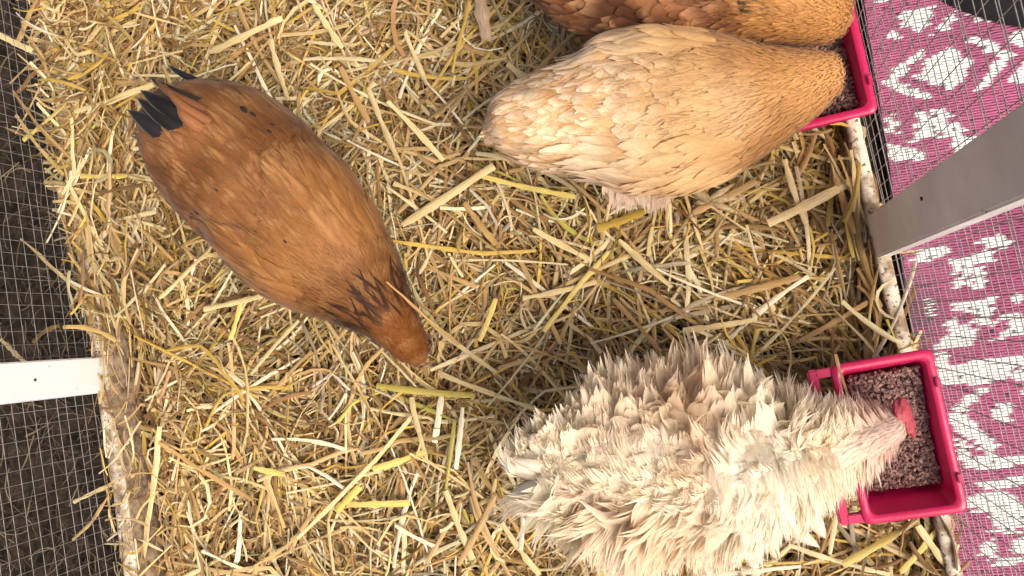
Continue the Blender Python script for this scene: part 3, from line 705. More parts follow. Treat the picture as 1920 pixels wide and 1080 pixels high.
class Hen:
    def __init__(s, st, label, colf, relief=None):
        s.loft = Loft(st, relief); b = s.loft.pos(np.array([0.5]), np.array([math.pi / 2]))[0]
        s.org = Vector((b[0], b[1], 0.0)); s.root = empty('hen', s.org); tag(s.root, label, 'hen', 'hens in the straw run')
        s.inv = Matrix.Translation(-s.org)
        s.add(link('body', body_mesh(s.loft, colf), M['feather']))
    def add(s, o): o.parent = s.root; o.matrix_parent_inverse = s.inv; return o
    def stuff(s, name, data, mat, label=None):
        o = s.add(link(name, np_mesh(name, *data), mat)); o['kind'] = 'stuff'
        if label: o['label'] = label
        return o
    def head(s, comb_h=0.012, comb_u=(0.93, 1.0), beak=True, comb_off=0.0, rose=None):
        lf = s.loft
        tip = lf.C[-1]; d = lf.C[-1] - lf.C[-30]; d = d / np.linalg.norm(d)
        side = lf.A[-60] / np.linalg.norm(lf.A[-60])
        if beak:
            bm = bmesh.new(); t0 = tip - d * 0.004 - np.array([0, 0, 0.002])
            t0 = t0 - d * 0.006 - np.array([0, 0, .006]); tube_bm(bm, [t0, t0 + d * 0.003 - np.array([0, 0, .005]), t0 + d * 0.003 - np.array([0, 0, .012])], [0.0048, 0.0036, 0.0006])
            s.add(bm_obj('beak', bm, M['beak'], smooth=True))
        # comb: a low serrated blade along the crown
        bm = bmesh.new(); uu_ = np.linspace(comb_u[0], comb_u[1], 13); base = lf.pos(uu_, np.full(13, math.pi / 2 + comb_off))
        prev = None
        for i, p in enumerate(base):
            hgt = comb_h * math.sin(math.pi * (i + 0.6) / 13.2) * (0.72 + 0.4 * (i % 3 == 1))
            row = []
            for (o_, z_) in ((-0.0030, -0.003), (-0.0022, hgt * 0.6), (0.0, hgt), (0.0022, hgt * 0.6), (0.0030, -0.003)):
                row.append(bm.verts.new(Vector(p + side * o_ + np.array([0, 0, z_]))))
            if prev:
                for k in range(4): bm.faces.new((prev[k], prev[k + 1], row[k + 1], row[k]))
            else: bm.faces.new(row[::-1])
            prev = row
        bm.faces.new(prev); bmesh.ops.recalc_face_normals(bm, faces=bm.faces)
        if comb_h == 0.0: bm.free()
        if rose is not None:
            # a broad lumpy comb lying over the crown
            bm.free(); bm = bmesh.new(); c_ = at(*rose)
            bmesh.ops.create_icosphere(bm, subdivisions=4, radius=1.0)
            q = np.array([v.co[:] for v in bm.verts]); f = 1 + 0.16 * noise3(q, 7, 0.5) + 0.13 * noise3(q, 8, 1.5)
            ax = side * 0.0150; bx_ = d * 0.0085; cz = np.array([0, 0, 0.0070])
            for v, qq, ff in zip(bm.verts, q, f): v.co = Vector(c_ + (ax * qq[0] + bx_ * qq[1] + cz * qq[2]) * ff)
        if comb_h > 0: s.add(bm_obj('comb', bm, M['comb'], smooth=True))
        for sg in (-0.15, math.pi + 0.15):
            p = lf.pos(np.array([0.955]), np.array([sg]))[0]
            bm = bmesh.new(); bmesh.ops.create_uvsphere(bm, u_segments=12, v_segments=8, radius=0.0034, matrix=Matrix.Translation(p)); s.add(bm_obj('eye', bm, M['eye'], smooth=True))
            q = lf.pos(np.array([0.965]), np.array([-1.35 if sg < 1 else math.pi + 1.35]))[0]
            bm = bmesh.new(); bmesh.ops.create_uvsphere(bm, u_segments=10, v_segments=8, radius=0.006, matrix=Matrix.Translation(q - np.array([0, 0, .004])) @ Matrix.Diagonal((0.5, 0.8, 1.3, 1))); s.add(bm_obj('wattle', bm, M['comb'], smooth=True))
    def legs(s, u=0.47, spread=0.42, ground=0.014, fwd=0.01, foot_out=0.0):
        lf = s.loft; c = lf.ip(lf.C, np.array([u]))[0]; a = lf.ip(lf.A, np.array([u]))[0]
        d = lf.ip(lf.C, np.array([u + 0.1]))[0] - c; d[2] = 0; d /= np.linalg.norm(d); sd = a / np.linalg.norm(a)
        h = float(np.interp(u, lf.U, lf.H))
        for sg in (1, -1):
            bm = bmesh.new()
            hip = c + a * spread * sg - np.array([0, 0, h * 0.55]); foot = hip + d * fwd + a * sg * foot_out; foot[2] = ground
            hock = (hip + foot) / 2 - d * 0.008
            tube_bm(bm, [hip, hock, foot], [0.012, 0.006, 0.0045])
            for an in (-0.5, 0.0, 0.5, math.pi):
                t = d * math.cos(an) + sd * math.sin(an); Lt = 0.030 if an != math.pi else 0.014
                tube_bm(bm, [foot + np.array([0, 0, .001]), foot + t * Lt * 0.55 + np.array([0, 0, .002]), foot + t * Lt - np.array([0, 0, .003])], [0.0042, 0.0034, 0.0010], 6)
            s.add(bm_obj('leg', bm, M['leg'], smooth=True))
    def quill(s, x0, y0, z0, x1, y1, z1, w_px, col, arch=0.012, sway=0.0, flat=0.0, name='tail_feather', tipcol=None, pointed=False):
        """one large feather from its root to its tip"""
        a = at(x0, y0, z0); b = at(x1, y1, z1); d = b - a; L = np.linalg.norm(d); d = d / L
        sd = np.cross(np.array([0, 0, 1.0]), d); sd /= np.linalg.norm(sd); sd = sd * math.cos(flat) + np.array([0, 0, 1.0]) * math.sin(flat)
        nv, nw = 14, 7; v = np.linspace(0, 1, nv); w = np.linspace(-1, 1, nw)
        prof = np.clip(np.sin(math.pi * (0.03 + 0.90 * v)) ** 0.6, 0.05, 1)
        if pointed: prof = np.clip((1 - v ** 3.2) ** 0.8 * np.clip(0.30 + 1.9 * v, 0, 1), 0.02, 1)
        W = w_px * 0.7 / F_PX
        P_ = a[None, None] + d[None, None] * (v[:, None, None] * L) + sd[None, None] * ((w[None] * prof[:, None] * W * 0.5)[..., None] + (sway * L * v * v)[:, None, None])
        P_[..., 2] += (arch * np.sin(math.pi * v))[:, None] - (0.16 * W * np.abs(w) ** 1.5)[None]
        cc = np.array(col)[None, None] * np.ones((nv, nw, 1))
        if tipcol is not None: cc = cc + (np.array(tipcol) - cc) * np.clip((v - 0.45) / 0.3, 0, 1)[:, None, None]
        cc[:, nw // 2] *= 1.18
        V = P_.reshape(-1, 3); me = np_mesh(name, V, grid_faces(nv, nw), cc.reshape(-1, 3), np.stack([np.repeat(v, nw) * 8 - np.tile(np.abs(w), nv) * 2, np.tile(w, nv)], 1))
        o = s.add(link(name, me, M['feather']))
        md = o.modifiers.new('thickness', 'SOLIDIFY'); md.thickness = 0.0005
        return o

one = lambda k: (lambda u: k)
def ramp(u, *kv):
    ks = [a for a, _ in kv]; vs_ = [b for _, b in kv]
    return float(np.interp(u, ks, vs_))
def mixc(a, b, f): return a + (b - a) * np.clip(f, 0, 1)[:, None]

def tufts(loft, us, ts, L, W, colf, rng, nv=7, ns=6, out=0.9, up=0.35, stand=0.22, swirl=0.3, fray=0.25, loose=0.35, curl=0.0, ov=1.25):
    """frizzled feathers: each a fan of narrow silky strips that rise from the skin and curl outwards"""
    n = len(us)
    T, B, Nn, lu, lt = loft.frame(us, ts)
    r0 = loft.pos(us, ts) - Nn * 0.003
    O = r0 - loft.ip(loft.C, np.clip(us, 0, 1)); O[:, 2] = 0; O /= np.maximum(np.linalg.norm(O, axis=1, keepdims=True), 1e-6)
    fl = (noise3(r0, 141, 7) * 1.1 + rng.normal(0, loose, n))[:, None]; fl2 = (noise3(r0, 142, 6) * 1.1 + rng.normal(0, loose, n))[:, None]     # neighbours curl alike: locks
    L = L * (1 + 0.28 * noise3(r0, 143, 7))
    d0 = T * np.interp(us, [0, 0.25, 0.6], [1.0, 0.65, 0.30])[:, None] + O * 0.75 + Nn * stand + B * fl * swirl; d0 /= np.linalg.norm(d0, axis=1, keepdims=True)
    d1 = Nn * 0.10 + O * out + T * (0.05 + 0.65 * fl2) + B * (fl2 * swirl * 1.5) + np.array([[0, 0, 1.0]]) * (up * rng.normal(0.1, 0.5, (n, 1)))
    d1 /= np.linalg.norm(d1, axis=1, keepdims=True)
    Bv = np.cross(d0 + d1, Nn); Bv /= np.maximum(np.linalg.norm(Bv, axis=1, keepdims=True), 1e-6)
    tw = rng.normal(0, 0.30, (n, 1)); Bv = Bv * np.cos(tw) + Nn * np.sin(tw)
    v = np.linspace(0, 1, nv)
    k = (np.arange(ns) + 0.5) / ns * 2 - 1
    ln = (1 - 0.28 * np.abs(k)[None] ** 1.5) * (1 - fray * rng.random((n, ns)))
    vv = v[None, None, :] * ln[:, :, None]                                    # n, ns, nv
    cen = r0[:, None, None] + L[:, None, None, None] * (d0[:, None, None] * (vv - vv ** 2 / 2)[..., None] + d1[:, None, None] * (vv ** 2 / 2 * 1.15)[..., None])
    cen = cen + (B * (fl2 * curl * 0.22) + np.array([[0, 0, 1.0]]) * 0.10 * curl)[:, None, None] * (L[:, None, None] * vv ** 3)[..., None]
    prof = np.clip(np.sin(math.pi * (0.12 + 0.66 * v)) ** 0.8, 0.05, 1)
    lat = k[None, :, None] * prof[None, None] + rng.normal(0, 0.10, (n, ns, 1)) * v[None, None] ** 2
    cen = cen + Bv[:, None, None] * (lat * W[:, None, None] * 0.5)[..., None]
    cen = cen - Nn[:, None, None] * (0.20 * lat ** 2 * W[:, None, None])[..., None] + Nn[:, None, None] * (rng.normal(0, 0.0012, (n, ns, 1)) * v[None, None])[..., None]
    hw = (W / ns)[:, None, None] * np.clip(prof * (1 - v ** 5) * ov, 0.06, 3)[None, None] * 0.5
    A1 = cen - Bv[:, None, None] * hw[..., None]; A2 = cen + Bv[:, None, None] * hw[..., None]
    P_ = np.stack([A1, A2], 3)                                                 # n, ns, nv, 2, 3
    m = n * ns; rp_ = ns * nv * 2
    va = np.repeat(vv[..., None], 2, 3).reshape(-1); wa = np.repeat(np.repeat(k[None, :, None, None], n, 0) * np.ones((1, 1, nv, 2)), 1, 0).reshape(-1)
    cols = colf(P_.reshape(-1, 3), np.repeat(us, rp_), np.repeat(ts, rp_), va, wa)
    cols = cols * np.repeat(rng.normal(1, 0.05, n), rp_)[:, None] * np.repeat(rng.normal(1, 0.05, m), nv * 2)[:, None]
    fc = grid_faces(nv, 2); Fq = (fc[None] + (np.arange(m) * nv * 2)[:, None, None]).reshape(-1, 4)
    of = np.repeat(rng.uniform(0, 50, m), nv * 2)
    uv = np.stack([np.tile([0.0, 0.3], m * nv) + of, va * 0.8 + of * 0.3], 1)
    return P_.reshape(-1, 3), Fq, cols, uv
def sg_(x): return 1 / (1 + np.exp(-np.clip(x, -40, 40)))
def wings_relief(u, th, c=0.50, half=0.58, u0=0.30, u1=0.70, amt=0.06):
    t = np.mod(th + 1.5, math.tau) - 1.5
    d = np.minimum(np.abs(t - c), np.abs(t - (math.pi - c)))
    return amt * sg_((half - d) / 0.05) * sg_((u - u0) / 0.012) * sg_((u1 - u) / 0.05)
def saddle_edge(t): return 0.40 + 0.07 * np.cos((t - math.pi / 2) * 2.6) + 0.03 * np.sin(t * 5.0 + 0.6)
def relief_brown(u, th):
    t = np.mod(th + 1.5, math.tau) - 1.5
    lump = 0.016 * np.sin(u * 31 + t * 2.0) * np.sin(t * 3.1 + u * 9) 
    return 0.10 * sg_((saddle_edge(t) - u) / 0.006) * sg_((t + 0.5) / 0.1) * sg_((math.pi + 0.5 - t) / 0.1) + wings_relief(u, th, 0.48, 0.55, 0.40, 0.68, 0.045) + lump * sg_((0.8 - u) / 0.05)
def relief_buff(u, th):
    t = np.mod(th + 1.5, math.tau) - 1.5
    lump = 0.022 * np.sin(u * 37 + t * 2.3) * np.sin(t * 4.1 - u * 12)
    return wings_relief(u, th, 0.36, 0.48, 0.33, 0.72, 0.06) + lump * sg_((0.75 - u) / 0.05)
# ---- brown hen, head down in the straw
st_brown = [(276, 238, 24, .140, .010), (302, 240, 58, .138, .027), (345, 250, 88, .131, .046), (410, 280, 115, .120, .064), (475, 332, 122, .112, .069),
            (545, 405, 129, .105, .067), (608, 472, 119, .100, .063), (668, 528, 91, .092, .052), (714, 576, 59, .078, .039), (752, 624, 37, .062, .029), (778, 660, 27, .047, .022), (790, 682, 8, .040, .006)]
def col_brown(P_, u, th, v, w):
    c = np.tile(lin(146, 96, 54), (len(P_), 1))
    c = mixc(c, np.tile(lin(122, 76, 38), (len(P_), 1)), 0.45 + 0.75 * noise3(P_, 81, 8))
    c = mixc(c, np.tile(lin(172, 116, 62), (len(P_), 1)), 0.8 * np.exp(-((u - 0.62) / 0.09) ** 2))
    c = mixc(c, np.tile(lin(138, 80, 32), (len(P_), 1)), np.clip((u - 0.80) / 0.10, 0, 1))
    c = mixc(c, np.tile(lin(180, 126, 76), (len(P_), 1)), np.clip((0.22 - u) / 0.2, 0, 1) * 0.8)
    sh = np.clip(1 - np.abs(w) / 0.30, 0, 1) * 0.35 * (v > 0.2) * (noise3(P_, 84, 30) > 0.25)
    c = mixc(c, np.tile(lin(206, 158, 100), (len(P_), 1)), sh)
    blk = np.clip((v - 0.35) / 0.25, 0, 1) * np.exp(-((u - 0.835) / 0.045) ** 2) * (np.abs(w) < 0.75)
    blk = blk * (noise3(P_ * np.array([1, 1, 0.3]), 83, 16) > -0.35)
    c = mixc(c, np.tile(lin(70, 40, 22), (len(P_), 1)), blk * 0.35)
    return c * np.array([0.80, 0.82, 0.84])
rng = np.random.default_rng(200)
hb = Hen(st_brown, 'brown hen with black tail feathers, pecking in the straw', col_brown, relief_brown)
LfB = lambda u: ramp(u, (0, .014), (0.14, .034), (0.45, .034), (0.68, .026), (0.80, .024), (0.9, .014), (1, .006))
WfB = lambda u: ramp(u, (0, .016), (0.45, .013), (0.66, .0085), (0.78, .0042), (0.9, .0026), (1, .0018))
us, ts = roots(hb.loft, 0.03, 0.999, LfB, WfB, 0.13, 0.60, rng)
hb.stuff('plumage', laid_feathers(hb.loft, us, ts, LfB, WfB, col_brown, rng, lift=0.032, cup=0.6, tip=0.75, ragged=0.22, stop=saddle_edge), M['feather'])
# saddle: a fuller rear coat that stands above the wings
msk = lambda u, t: u < saddle_edge(t) + 0.012
us, ts = roots(hb.loft, 0.16, 0.53, lambda u: .042, lambda u: .015, 0.17, 0.6, rng, t0=-0.3, t1=math.pi + 0.3, mask=msk)
hb.stuff('saddle', laid_feathers(hb.loft, us, ts, lambda u: .042, lambda u: .015, col_brown, rng, base=0.0022, lift=0.035, cup=0.6, tip=0.7, ragged=0.22), M['feather'])
# dark streaked hackle feathers at the base of the neck
us, ts = roots(hb.loft, 0.785, 0.88, one(.026), one(.0044), 0.28, 1.5, rng, jit=0.7, t0=-0.2, t1=math.pi + 0.2)
hb.stuff('hackle', laid_feathers(hb.loft, us, ts, lambda u: .027, lambda u: .0032, lambda P_, u, th, v, w: mixc(np.tile(lin(96, 58, 30), (len(P_), 1)), np.tile(lin(40, 24, 15), (len(P_), 1)), v * 2.2), rng, base=0.0042, lift=0.03, tip=1.0, nw=3, splay=0.12), M['feather'], 'black streaked neck feathers')
for sg in (0, 1):
    cen = 0.52 if sg == 0 else math.pi - 0.52
    mw = lambda u, t, c=cen: (np.abs(t - c) < 0.62 - 0.5 * np.clip(0.45 - u, 0, 1))
    us, ts = roots(hb.loft, 0.36, 0.70, lambda u: .05, lambda u: .013, 0.18, 0.6, rng, t0=cen - 0.7, t1=cen + 0.7, mask=mw)
    hb.stuff('wing', laid_feathers(hb.loft, us, ts, lambda u: .050, lambda u: .013, col_brown, rng, base=0.0028, lift=0.04, cup=0.6, tip=0.7, ragged=0.1, stop=saddle_edge), M['feather'])
us, ts = roots(hb.loft, 0.02, 0.985, lambda u: ramp(u, (0, .016), (0.7, .013), (1, .005)), one(.0022), 0.30, 1.5, rng, jit=0.6)
hb.stuff('down', laid_feathers(hb.loft, us, ts, lambda u: ramp(u, (0, .018), (0.7, .014), (1, .005)), one(.0013), col_brown, rng, base=0.0024, lift=0.05, tip=0.9, ragged=0.3, nv=5, nw=3, splay=0.12, stop=saddle_edge), M['feather'])
BLK, BRN = lin(38, 34, 36), lin(150, 92, 52)
for q in [(372, 292, .178, 241, 202, .190, 44, BLK, .008, .03), (392, 270, .180, 252, 193, .192, 36, lin(30, 26, 26), .010, -.06), (398, 240, .180, 258, 184, .192, 36, lin(26, 22, 22), .012, -.10),
          (400, 163, .138, 312, 137, .140, 15, BLK, .006, -.14), (440, 246, .168, 296, 200, .195, 20, lin(132, 84, 48), .018, -.30), (432, 220, .166, 284, 189, .192, 20, lin(112, 70, 42), .018, -.28),
          (426, 206, .164, 274, 177, .186, 22, lin(52, 38, 30), .014, -.22), (420, 262, .170, 322, 214, .195, 24, lin(140, 90, 52), .016, -.20), (392, 316, .146, 272, 250, .166, 30, lin(150, 100, 62), .012, .05),
          (400, 296, .166, 318, 240, .192, 22, lin(136, 88, 52), .014, .05)]:
    hb.quill(*q, pointed=True)
for (x, y, l, w) in [(457, 205, 13, 9), (475, 214, 11, 5), (511, 233, 8, 3), (505, 246, 7, 5), (408, 357, 8, 4), (535, 453, 6, 3), (374, 290, 24, 12), (334, 314, 5, 3)]:
    hb.quill(x + l * 0.5, y + l * 0.35, .186 if x < 520 else .181, x - l * 0.5, y - l * 0.35, .1875 if x < 520 else .182, w, lin(36, 27, 22), .0005, 0, name='dark_feather')
hb.head(comb_h=0.0); hb.legs(u=0.52, ground=0.016)

# ---- buff hen beside the feeder
st_buff = [(914, 252, 8, .140, .010), (942, 243, 46, .133, .034), (1005, 234, 82, .123, .055), (1080, 228, 101, .115, .066), (1150, 218, 128, .111, .070), (1230, 212, 141, .110, .071), (1310, 205, 134, .112, .068),
           (1380, 192, 113, .115, .060), (1440, 178, 88, .116, .050), (1500, 160, 64, .113, .037), (1548, 143, 42, .107, .027), (1574, 137, 24, .101, .018), (1584, 136, 5, .099, .005)]
def col_buff(P_, u, th, v, w):
    n_ = len(P_)
    c = np.tile(lin(226, 186, 134), (n_, 1))
    c = mixc(c, np.tile(lin(206, 154, 96), (n_, 1)), 0.25 + 0.7 * noise3(P_, 91, 11))
    c = mixc(c, np.tile(lin(242, 218, 182), (n_, 1)), np.clip((v - 0.30) / 0.4, 0, 1) * np.clip((0.62 - u) / 0.2, 0.15, 1) * 0.8)
    c = mixc(c, np.tile(lin(236, 192, 130), (n_, 1)), 0.6 * np.exp(-((u - 0.62) / 0.08) ** 2))
    c = mixc(c, np.tile(lin(204, 150, 88), (n_, 1)), np.clip((u - 0.70) / 0.08, 0, 1) * 0.85)
    c = mixc(c, np.tile(lin(214, 176, 132), (n_, 1)), np.clip((0.20 - u) / 0.2, 0, 1) * 0.6)
    c = mixc(c, np.tile(lin(232, 214, 190), (n_, 1)), np.clip((-0.05 - np.sin(th)) / 0.25, 0, 1))
    return c
rng = np.random.default_rng(300)
hf = Hen(st_buff, 'pale buff hen with scalloped feathers, eating beside the golden hen', col_buff, relief_buff)
LfF = lambda u: ramp(u, (0, .014), (0.12, .030), (0.5, .027), (0.66, .022), (0.78, .018), (0.9, .010), (1, .005))
WfF = lambda u: ramp(u, (0, .017), (0.5, .016), (0.66, .010), (0.78, .0050), (0.9, .0028), (1, .0018))
us, ts = roots(hf.loft, 0.03, 0.99, LfF, WfF, 0.30, 0.72, rng, jit=0.25)
hf.stuff('plumage', laid_feathers(hf.loft, us, ts, LfF, WfF, col_buff, rng, lift=0.075, cup=0.6, tip=0.22, ragged=0.34, nv=9, nw=9, fvar=0.10), M['feather'])
for sg in (0, 1):
    cen = 0.42 if sg == 0 else math.pi - 0.42
    mw = lambda u, t, c=cen: (np.abs(t - c) < 0.55 - 0.6 * np.clip(0.42 - u, 0, 1))
    us, ts = roots(hf.loft, 0.34, 0.68, lambda u: .042, lambda u: .016, 0.20, 0.6, rng, t0=cen - 0.6, t1=cen + 0.6, mask=mw)
    hf.stuff('wing', laid_feathers(hf.loft, us, ts, lambda u: .042, lambda u: .015, col_buff, rng, base=0.0030, lift=0.06, cup=0.7, tip=0.35, ragged=0.08), M['feather'])
us, ts = roots(hf.loft, 0.58, 0.985, lambda u: ramp(u, (0, .016), (0.7, .013), (1, .005)), one(.0022), 0.30, 1.5, rng, jit=0.6)
hf.stuff('down', laid_feathers(hf.loft, us, ts, lambda u: ramp(u, (0, .018), (0.7, .014), (1, .005)), one(.0013), col_buff, rng, base=0.0024, lift=0.05, tip=0.9, ragged=0.3, nv=5, nw=3, splay=0.12), M['feather'])
for k, q in enumerate([(955, 246, .150, 905, 262, .148, 30, lin(190, 160, 130), .004, .05), (955, 240, .152, 908, 240, .150, 28, lin(176, 140, 104), .004, -.05), (965, 236, .15, 918, 222, .146, 26, lin(200, 166, 130), .004, -.1)]):
    hf.quill(*q)
us, ts = roots(hf.loft, 0.02, 0.60, one(.016), one(.0022), 0.42, 2.6, rng, jit=0.8)
hf.stuff('loose_barbs', laid_feathers(hf.loft, us, ts, one(.014), one(.0016), col_buff, rng, base=0.0022, lift=0.07, tip=0.9, ragged=0.3, nv=5, nw=3, splay=0.25), M['feather'])
# pale fluff of the thigh below the wing
n = 170; us = rng.uniform(0.33, 0.50, n); ts = rng.uniform(-0.75, -0.05, n)
hf.stuff('thigh_fluff', tufts(hf.loft, us, ts, rng.uniform(0.016, 0.030, n), rng.uniform(0.008, 0.014, n), lambda P_, u, th, v, w: np.tile(lin(236, 216, 194), (len(P_), 1)), rng, ns=7, up=0.1), M['frizz'])
hf.head(comb_h=0.003, comb_u=(0.975, 0.997)); hf.legs(u=0.56, ground=0.016, spread=0.62, foot_out=0.42)

# ---- golden hen at the far side of the same feeder
st_gold = [(985, -30, 10, .130, .012), (1030, -36, 62, .125, .040), (1100, -42, 108, .115, .060), (1200, -44, 126, .110, .070), (1300, -36, 119, .111, .068), (1390, -15, 93, .113, .058),
           (1460, 5, 73, .115, .048), (1520, 20, 59, .112, .038), (1570, 28, 43, .106, .030), (1592, 32, 22, .100, .018), (1601, 34, 5, .098, .005)]
def col_gold(P_, u, th, v, w):
    n_ = len(P_)
    c = np.tile(lin(152, 100, 62), (n_, 1))
    c = mixc(c, np.tile(lin(98, 60, 38), (n_, 1)), 0.5 + 0.9 * noise3(P_, 95, 9))
    c = mixc(c, np.tile(lin(206, 158, 112), (n_, 1)), np.clip((v - 0.4) / 0.4, 0, 1) * 0.5 * (noise3(P_, 96, 14) > 0))
    c = mixc(c, np.tile(lin(196, 142, 82), (n_, 1)), np.clip((u - 0.66) / 0.08, 0, 1))
    c = mixc(c, np.tile(lin(120, 70, 42), (n_, 1)), np.clip((0.28 - u) / 0.15, 0, 1) * 0.7)
    blk = np.clip((v - 0.4) / 0.25, 0, 1) * np.exp(-((u - 0.72) / 0.07) ** 2) * (np.abs(w) < 0.5) * (noise3(P_, 97, 22) > 0.1)
    c = mixc(c, np.tile(lin(60, 46, 34), (n_, 1)), blk)
    return c
rng = np.random.default_rng(400)
hg = Hen(st_gold, 'golden brown hen cut off by the top edge, eating beside the buff hen', col_gold, relief_buff)
us, ts = roots(hg.loft, 0.03, 0.99, LfF, WfF, 0.30, 0.72, rng, jit=0.3)
hg.stuff('plumage', laid_feathers(hg.loft, us, ts, LfF, WfF, col_gold, rng, lift=0.11, cup=0.6, tip=0.25, ragged=0.2, nv=9, nw=7, fvar=0.16), M['feather'])
us, ts = roots(hg.loft, 0.58, 0.985, lambda u: ramp(u, (0, .016), (0.7, .013), (1, .005)), one(.0022), 0.30, 1.5, rng, jit=0.6)
hg.stuff('down', laid_feathers(hg.loft, us, ts, lambda u: ramp(u, (0, .018), (0.7, .014), (1, .005)), one(.0013), col_gold, rng, base=0.0024, lift=0.05, tip=0.9, ragged=0.3, nv=5, nw=3, splay=0.12), M['feather'])
hg.head(comb_h=0.003, comb_u=(0.975, 0.997)); hg.legs(u=0.50, ground=0.016)

# ---- cream frizzled hen
st_friz = [(1000, 882, 12, .130, .012), (1045, 878, 58, .130, .038), (1110, 872, 94, .120, .053), (1190, 866, 116, .114, .062), (1290, 862, 123, .112, .065), (1390, 858, 113, .114, .062), (1460, 854, 92, .118, .055),
           (1530, 845, 68, .119, .044), (1600, 826, 48, .114, .034), (1650, 808, 38, .107, .026), (1682, 796, 27, .100, .021), (1702, 794, 10, .095, .008)]
def col_friz(P_, u, th, v, w):
    n_ = len(P_)
    c = np.tile(lin(252, 241, 220), (n_, 1))
    pt = np.clip(0.52 + 0.8 * noise3(P_ * np.array([1, 1, 0.4]), 111, 5), 0, 1) * np.clip(1.25 - np.abs(u - 0.46) / 0.26, 0, 1)
    pt = pt * (0.25 + 0.75 * np.clip(np.sin(th), 0, 1) ** 2)
    pt = np.clip(pt + 0.75 * np.exp(-((u - 0.47) / 0.10) ** 2) * np.clip(np.sin(th), 0, 1) ** 3 * (0.6 + 0.5 * noise3(P_, 115, 12)), 0, 1)
    c = mixc(c, np.tile(lin(220, 180, 124), (n_, 1)), pt * (1 - 0.45 * v) * 0.9)
    c = mixc(c, np.tile(lin(252, 244, 228), (n_, 1)), np.clip(noise3(P_ * np.array([1, 1, 0.4]), 113, 4) * 1.3 - 0.35, 0, 1))
    c = mixc(c, np.tile(lin(240, 214, 200), (n_, 1)), np.clip((u - 0.82) / 0.1, 0, 1) * 0.8)  # pinkish face; pink reflected onto the neck feathers is painted in too
    return c
rng = np.random.default_rng(500)
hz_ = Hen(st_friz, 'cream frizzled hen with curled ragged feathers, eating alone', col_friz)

LfZ = lambda u: ramp(u, (0, .030), (0.6, .024), (0.8, .018), (1, .006)); WfZ = lambda u: ramp(u, (0, .014), (0.6, .010), (0.8, .005), (1, .0022))
us, ts = roots(hz_.loft, 0.02, 0.99, LfZ, WfZ, 0.25, 0.6, rng)
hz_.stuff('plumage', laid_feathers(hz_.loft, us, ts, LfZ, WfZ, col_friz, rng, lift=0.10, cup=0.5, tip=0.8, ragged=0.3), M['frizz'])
n = 760                                                    # flanks: long, ragged, pointing out
us = rng.uniform(0.03, 0.78, n); ts = np.where(rng.random(n) < 0.5, rng.uniform(-0.6, 0.95, n), math.pi - rng.uniform(-0.6, 0.95, n))
sc_ = np.interp(us, [0, 0.10, 0.25, 0.52, 0.66, 0.78], [0.75, 0.85, 1.05, 1.0, 0.72, 0.5]) * np.interp(np.sin(ts), [-0.5, 0.3, 0.8, 1.0], [1.1, 1.1, 1.0, 0.9]) * np.where(ts > math.pi / 2, 0.80, 1.0)
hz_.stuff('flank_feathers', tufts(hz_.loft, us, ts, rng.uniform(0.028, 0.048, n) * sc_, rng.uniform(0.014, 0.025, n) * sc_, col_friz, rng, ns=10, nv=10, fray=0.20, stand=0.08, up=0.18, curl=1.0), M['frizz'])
n = 340                                                    # broad curled feathers that break the outline
us = rng.uniform(0.04, 0.70, n); ts = np.where(rng.random(n) < 0.5, rng.uniform(-0.3, 1.1, n), math.pi - rng.uniform(-0.3, 1.1, n))
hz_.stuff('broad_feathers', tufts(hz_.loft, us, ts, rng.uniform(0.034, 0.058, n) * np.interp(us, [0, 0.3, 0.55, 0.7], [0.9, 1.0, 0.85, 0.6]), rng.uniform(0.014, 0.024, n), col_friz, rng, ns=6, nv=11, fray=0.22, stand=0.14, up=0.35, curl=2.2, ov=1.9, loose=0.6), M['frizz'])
n = 700                                                    # fine wisps over everything
us = rng.uniform(0.02, 0.86, n); ts = rng.uniform(-0.5, math.pi + 0.5, n)
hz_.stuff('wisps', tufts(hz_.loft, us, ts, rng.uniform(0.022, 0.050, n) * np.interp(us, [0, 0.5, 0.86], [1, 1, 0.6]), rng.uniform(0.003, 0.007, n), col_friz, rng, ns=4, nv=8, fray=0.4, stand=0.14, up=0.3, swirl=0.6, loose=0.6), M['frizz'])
n = 90                                                     # tail end: long loose plumes
us = rng.uniform(0.0, 0.07, n); ts = rng.uniform(-0.2, math.pi + 0.2, n)
hz_.stuff('tail_plumes', tufts(hz_.loft, us, ts, rng.uniform(0.040, 0.074, n), rng.uniform(0.009, 0.016, n), col_friz, rng, ns=9, nv=9, fray=0.2, stand=0.05, out=0.25, swirl=0.5, up=0.2), M['frizz'])
n = 800                                                    # back: shorter, nearly flat, whirled every way
us = rng.uniform(0.05, 0.78, n); ts = math.pi / 2 + rng.normal(0, 0.34, n)
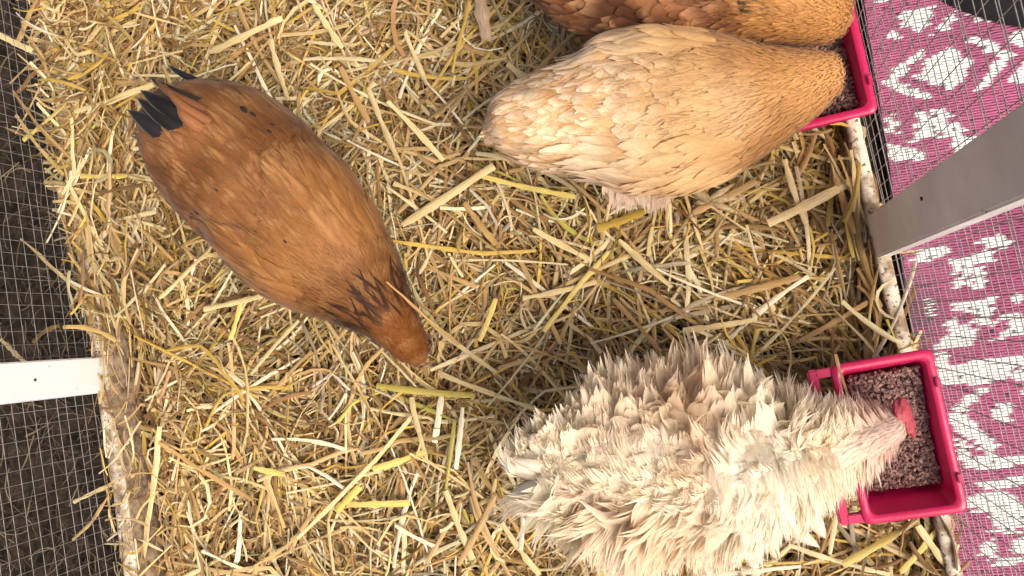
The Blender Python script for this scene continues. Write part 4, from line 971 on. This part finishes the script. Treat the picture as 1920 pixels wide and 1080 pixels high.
hz_.stuff('back_feathers', tufts(hz_.loft, us, ts, rng.uniform(0.024, 0.042, n), rng.uniform(0.012, 0.022, n), col_friz, rng, ns=10, nv=7, fray=0.25, stand=0.10, swirl=1.3, out=0.45, up=0.25, loose=1.0), M['frizz'])
us, ts = roots(hz_.loft, 0.70, 0.975, one(.016), one(.005), 0.18, 0.8, rng, jit=0.5)
n = len(us); sc_ = np.interp(us, [0.72, 0.86, 0.97], [1.3, 0.9, 0.35])
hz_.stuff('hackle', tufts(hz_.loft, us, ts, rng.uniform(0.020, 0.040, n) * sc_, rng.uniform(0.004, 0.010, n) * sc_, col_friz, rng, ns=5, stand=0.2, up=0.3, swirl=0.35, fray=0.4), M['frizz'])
# tail: a loose fan of long feathers
CR1, CR2 = lin(246, 234, 212), lin(236, 216, 190)
rt = np.random.default_rng(6)
for (x1, y1, z1) in [(930, 872, .15), (938, 890, .14), (945, 905, .13), (972, 960, .12), (985, 975, .11), (1005, 985, .10), (1000, 800, .15), (985, 820, .155), (965, 845, .15), (960, 870, .165), (1015, 770, .14)]:
    hz_.quill(1050 + rt.uniform(-10, 30), 880 + (y1 - 880) * 0.35, .150, x1, y1, z1, rt.uniform(24, 36), CR1 if rt.random() < 0.6 else CR2, .012, rt.uniform(-.3, .3), pointed=True)
for (x0, y0, x1, y1, w) in [(1190, 760, 1112, 676, 34), (1215, 750, 1142, 684, 32), (1290, 740, 1262, 655, 40), (1330, 740, 1318, 655, 38), (1350, 745, 1352, 672, 34), (1250, 745, 1208, 668, 40), (1400, 760, 1402, 690, 32),
                            (1440, 770, 1448, 715, 28), (1170, 960, 1150, 1035, 34), (1240, 975, 1215, 1060, 36), (1330, 980, 1320, 1082, 38), (1400, 975, 1420, 1070, 36), (1470, 950, 1500, 1035, 34), (1500, 930, 1545, 1010, 30)]:
    hz_.quill(x0, y0, .125, x1, y1, .105, w, CR1 if rt.random() < 0.6 else CR2, .014, rt.uniform(-.4, .4), name='wing_feather', pointed=True)
hz_.head(comb_h=0.003, comb_u=(0.985, 1.0), rose=(1697, 783, .112)); hz_.legs(u=0.5, ground=0.016)
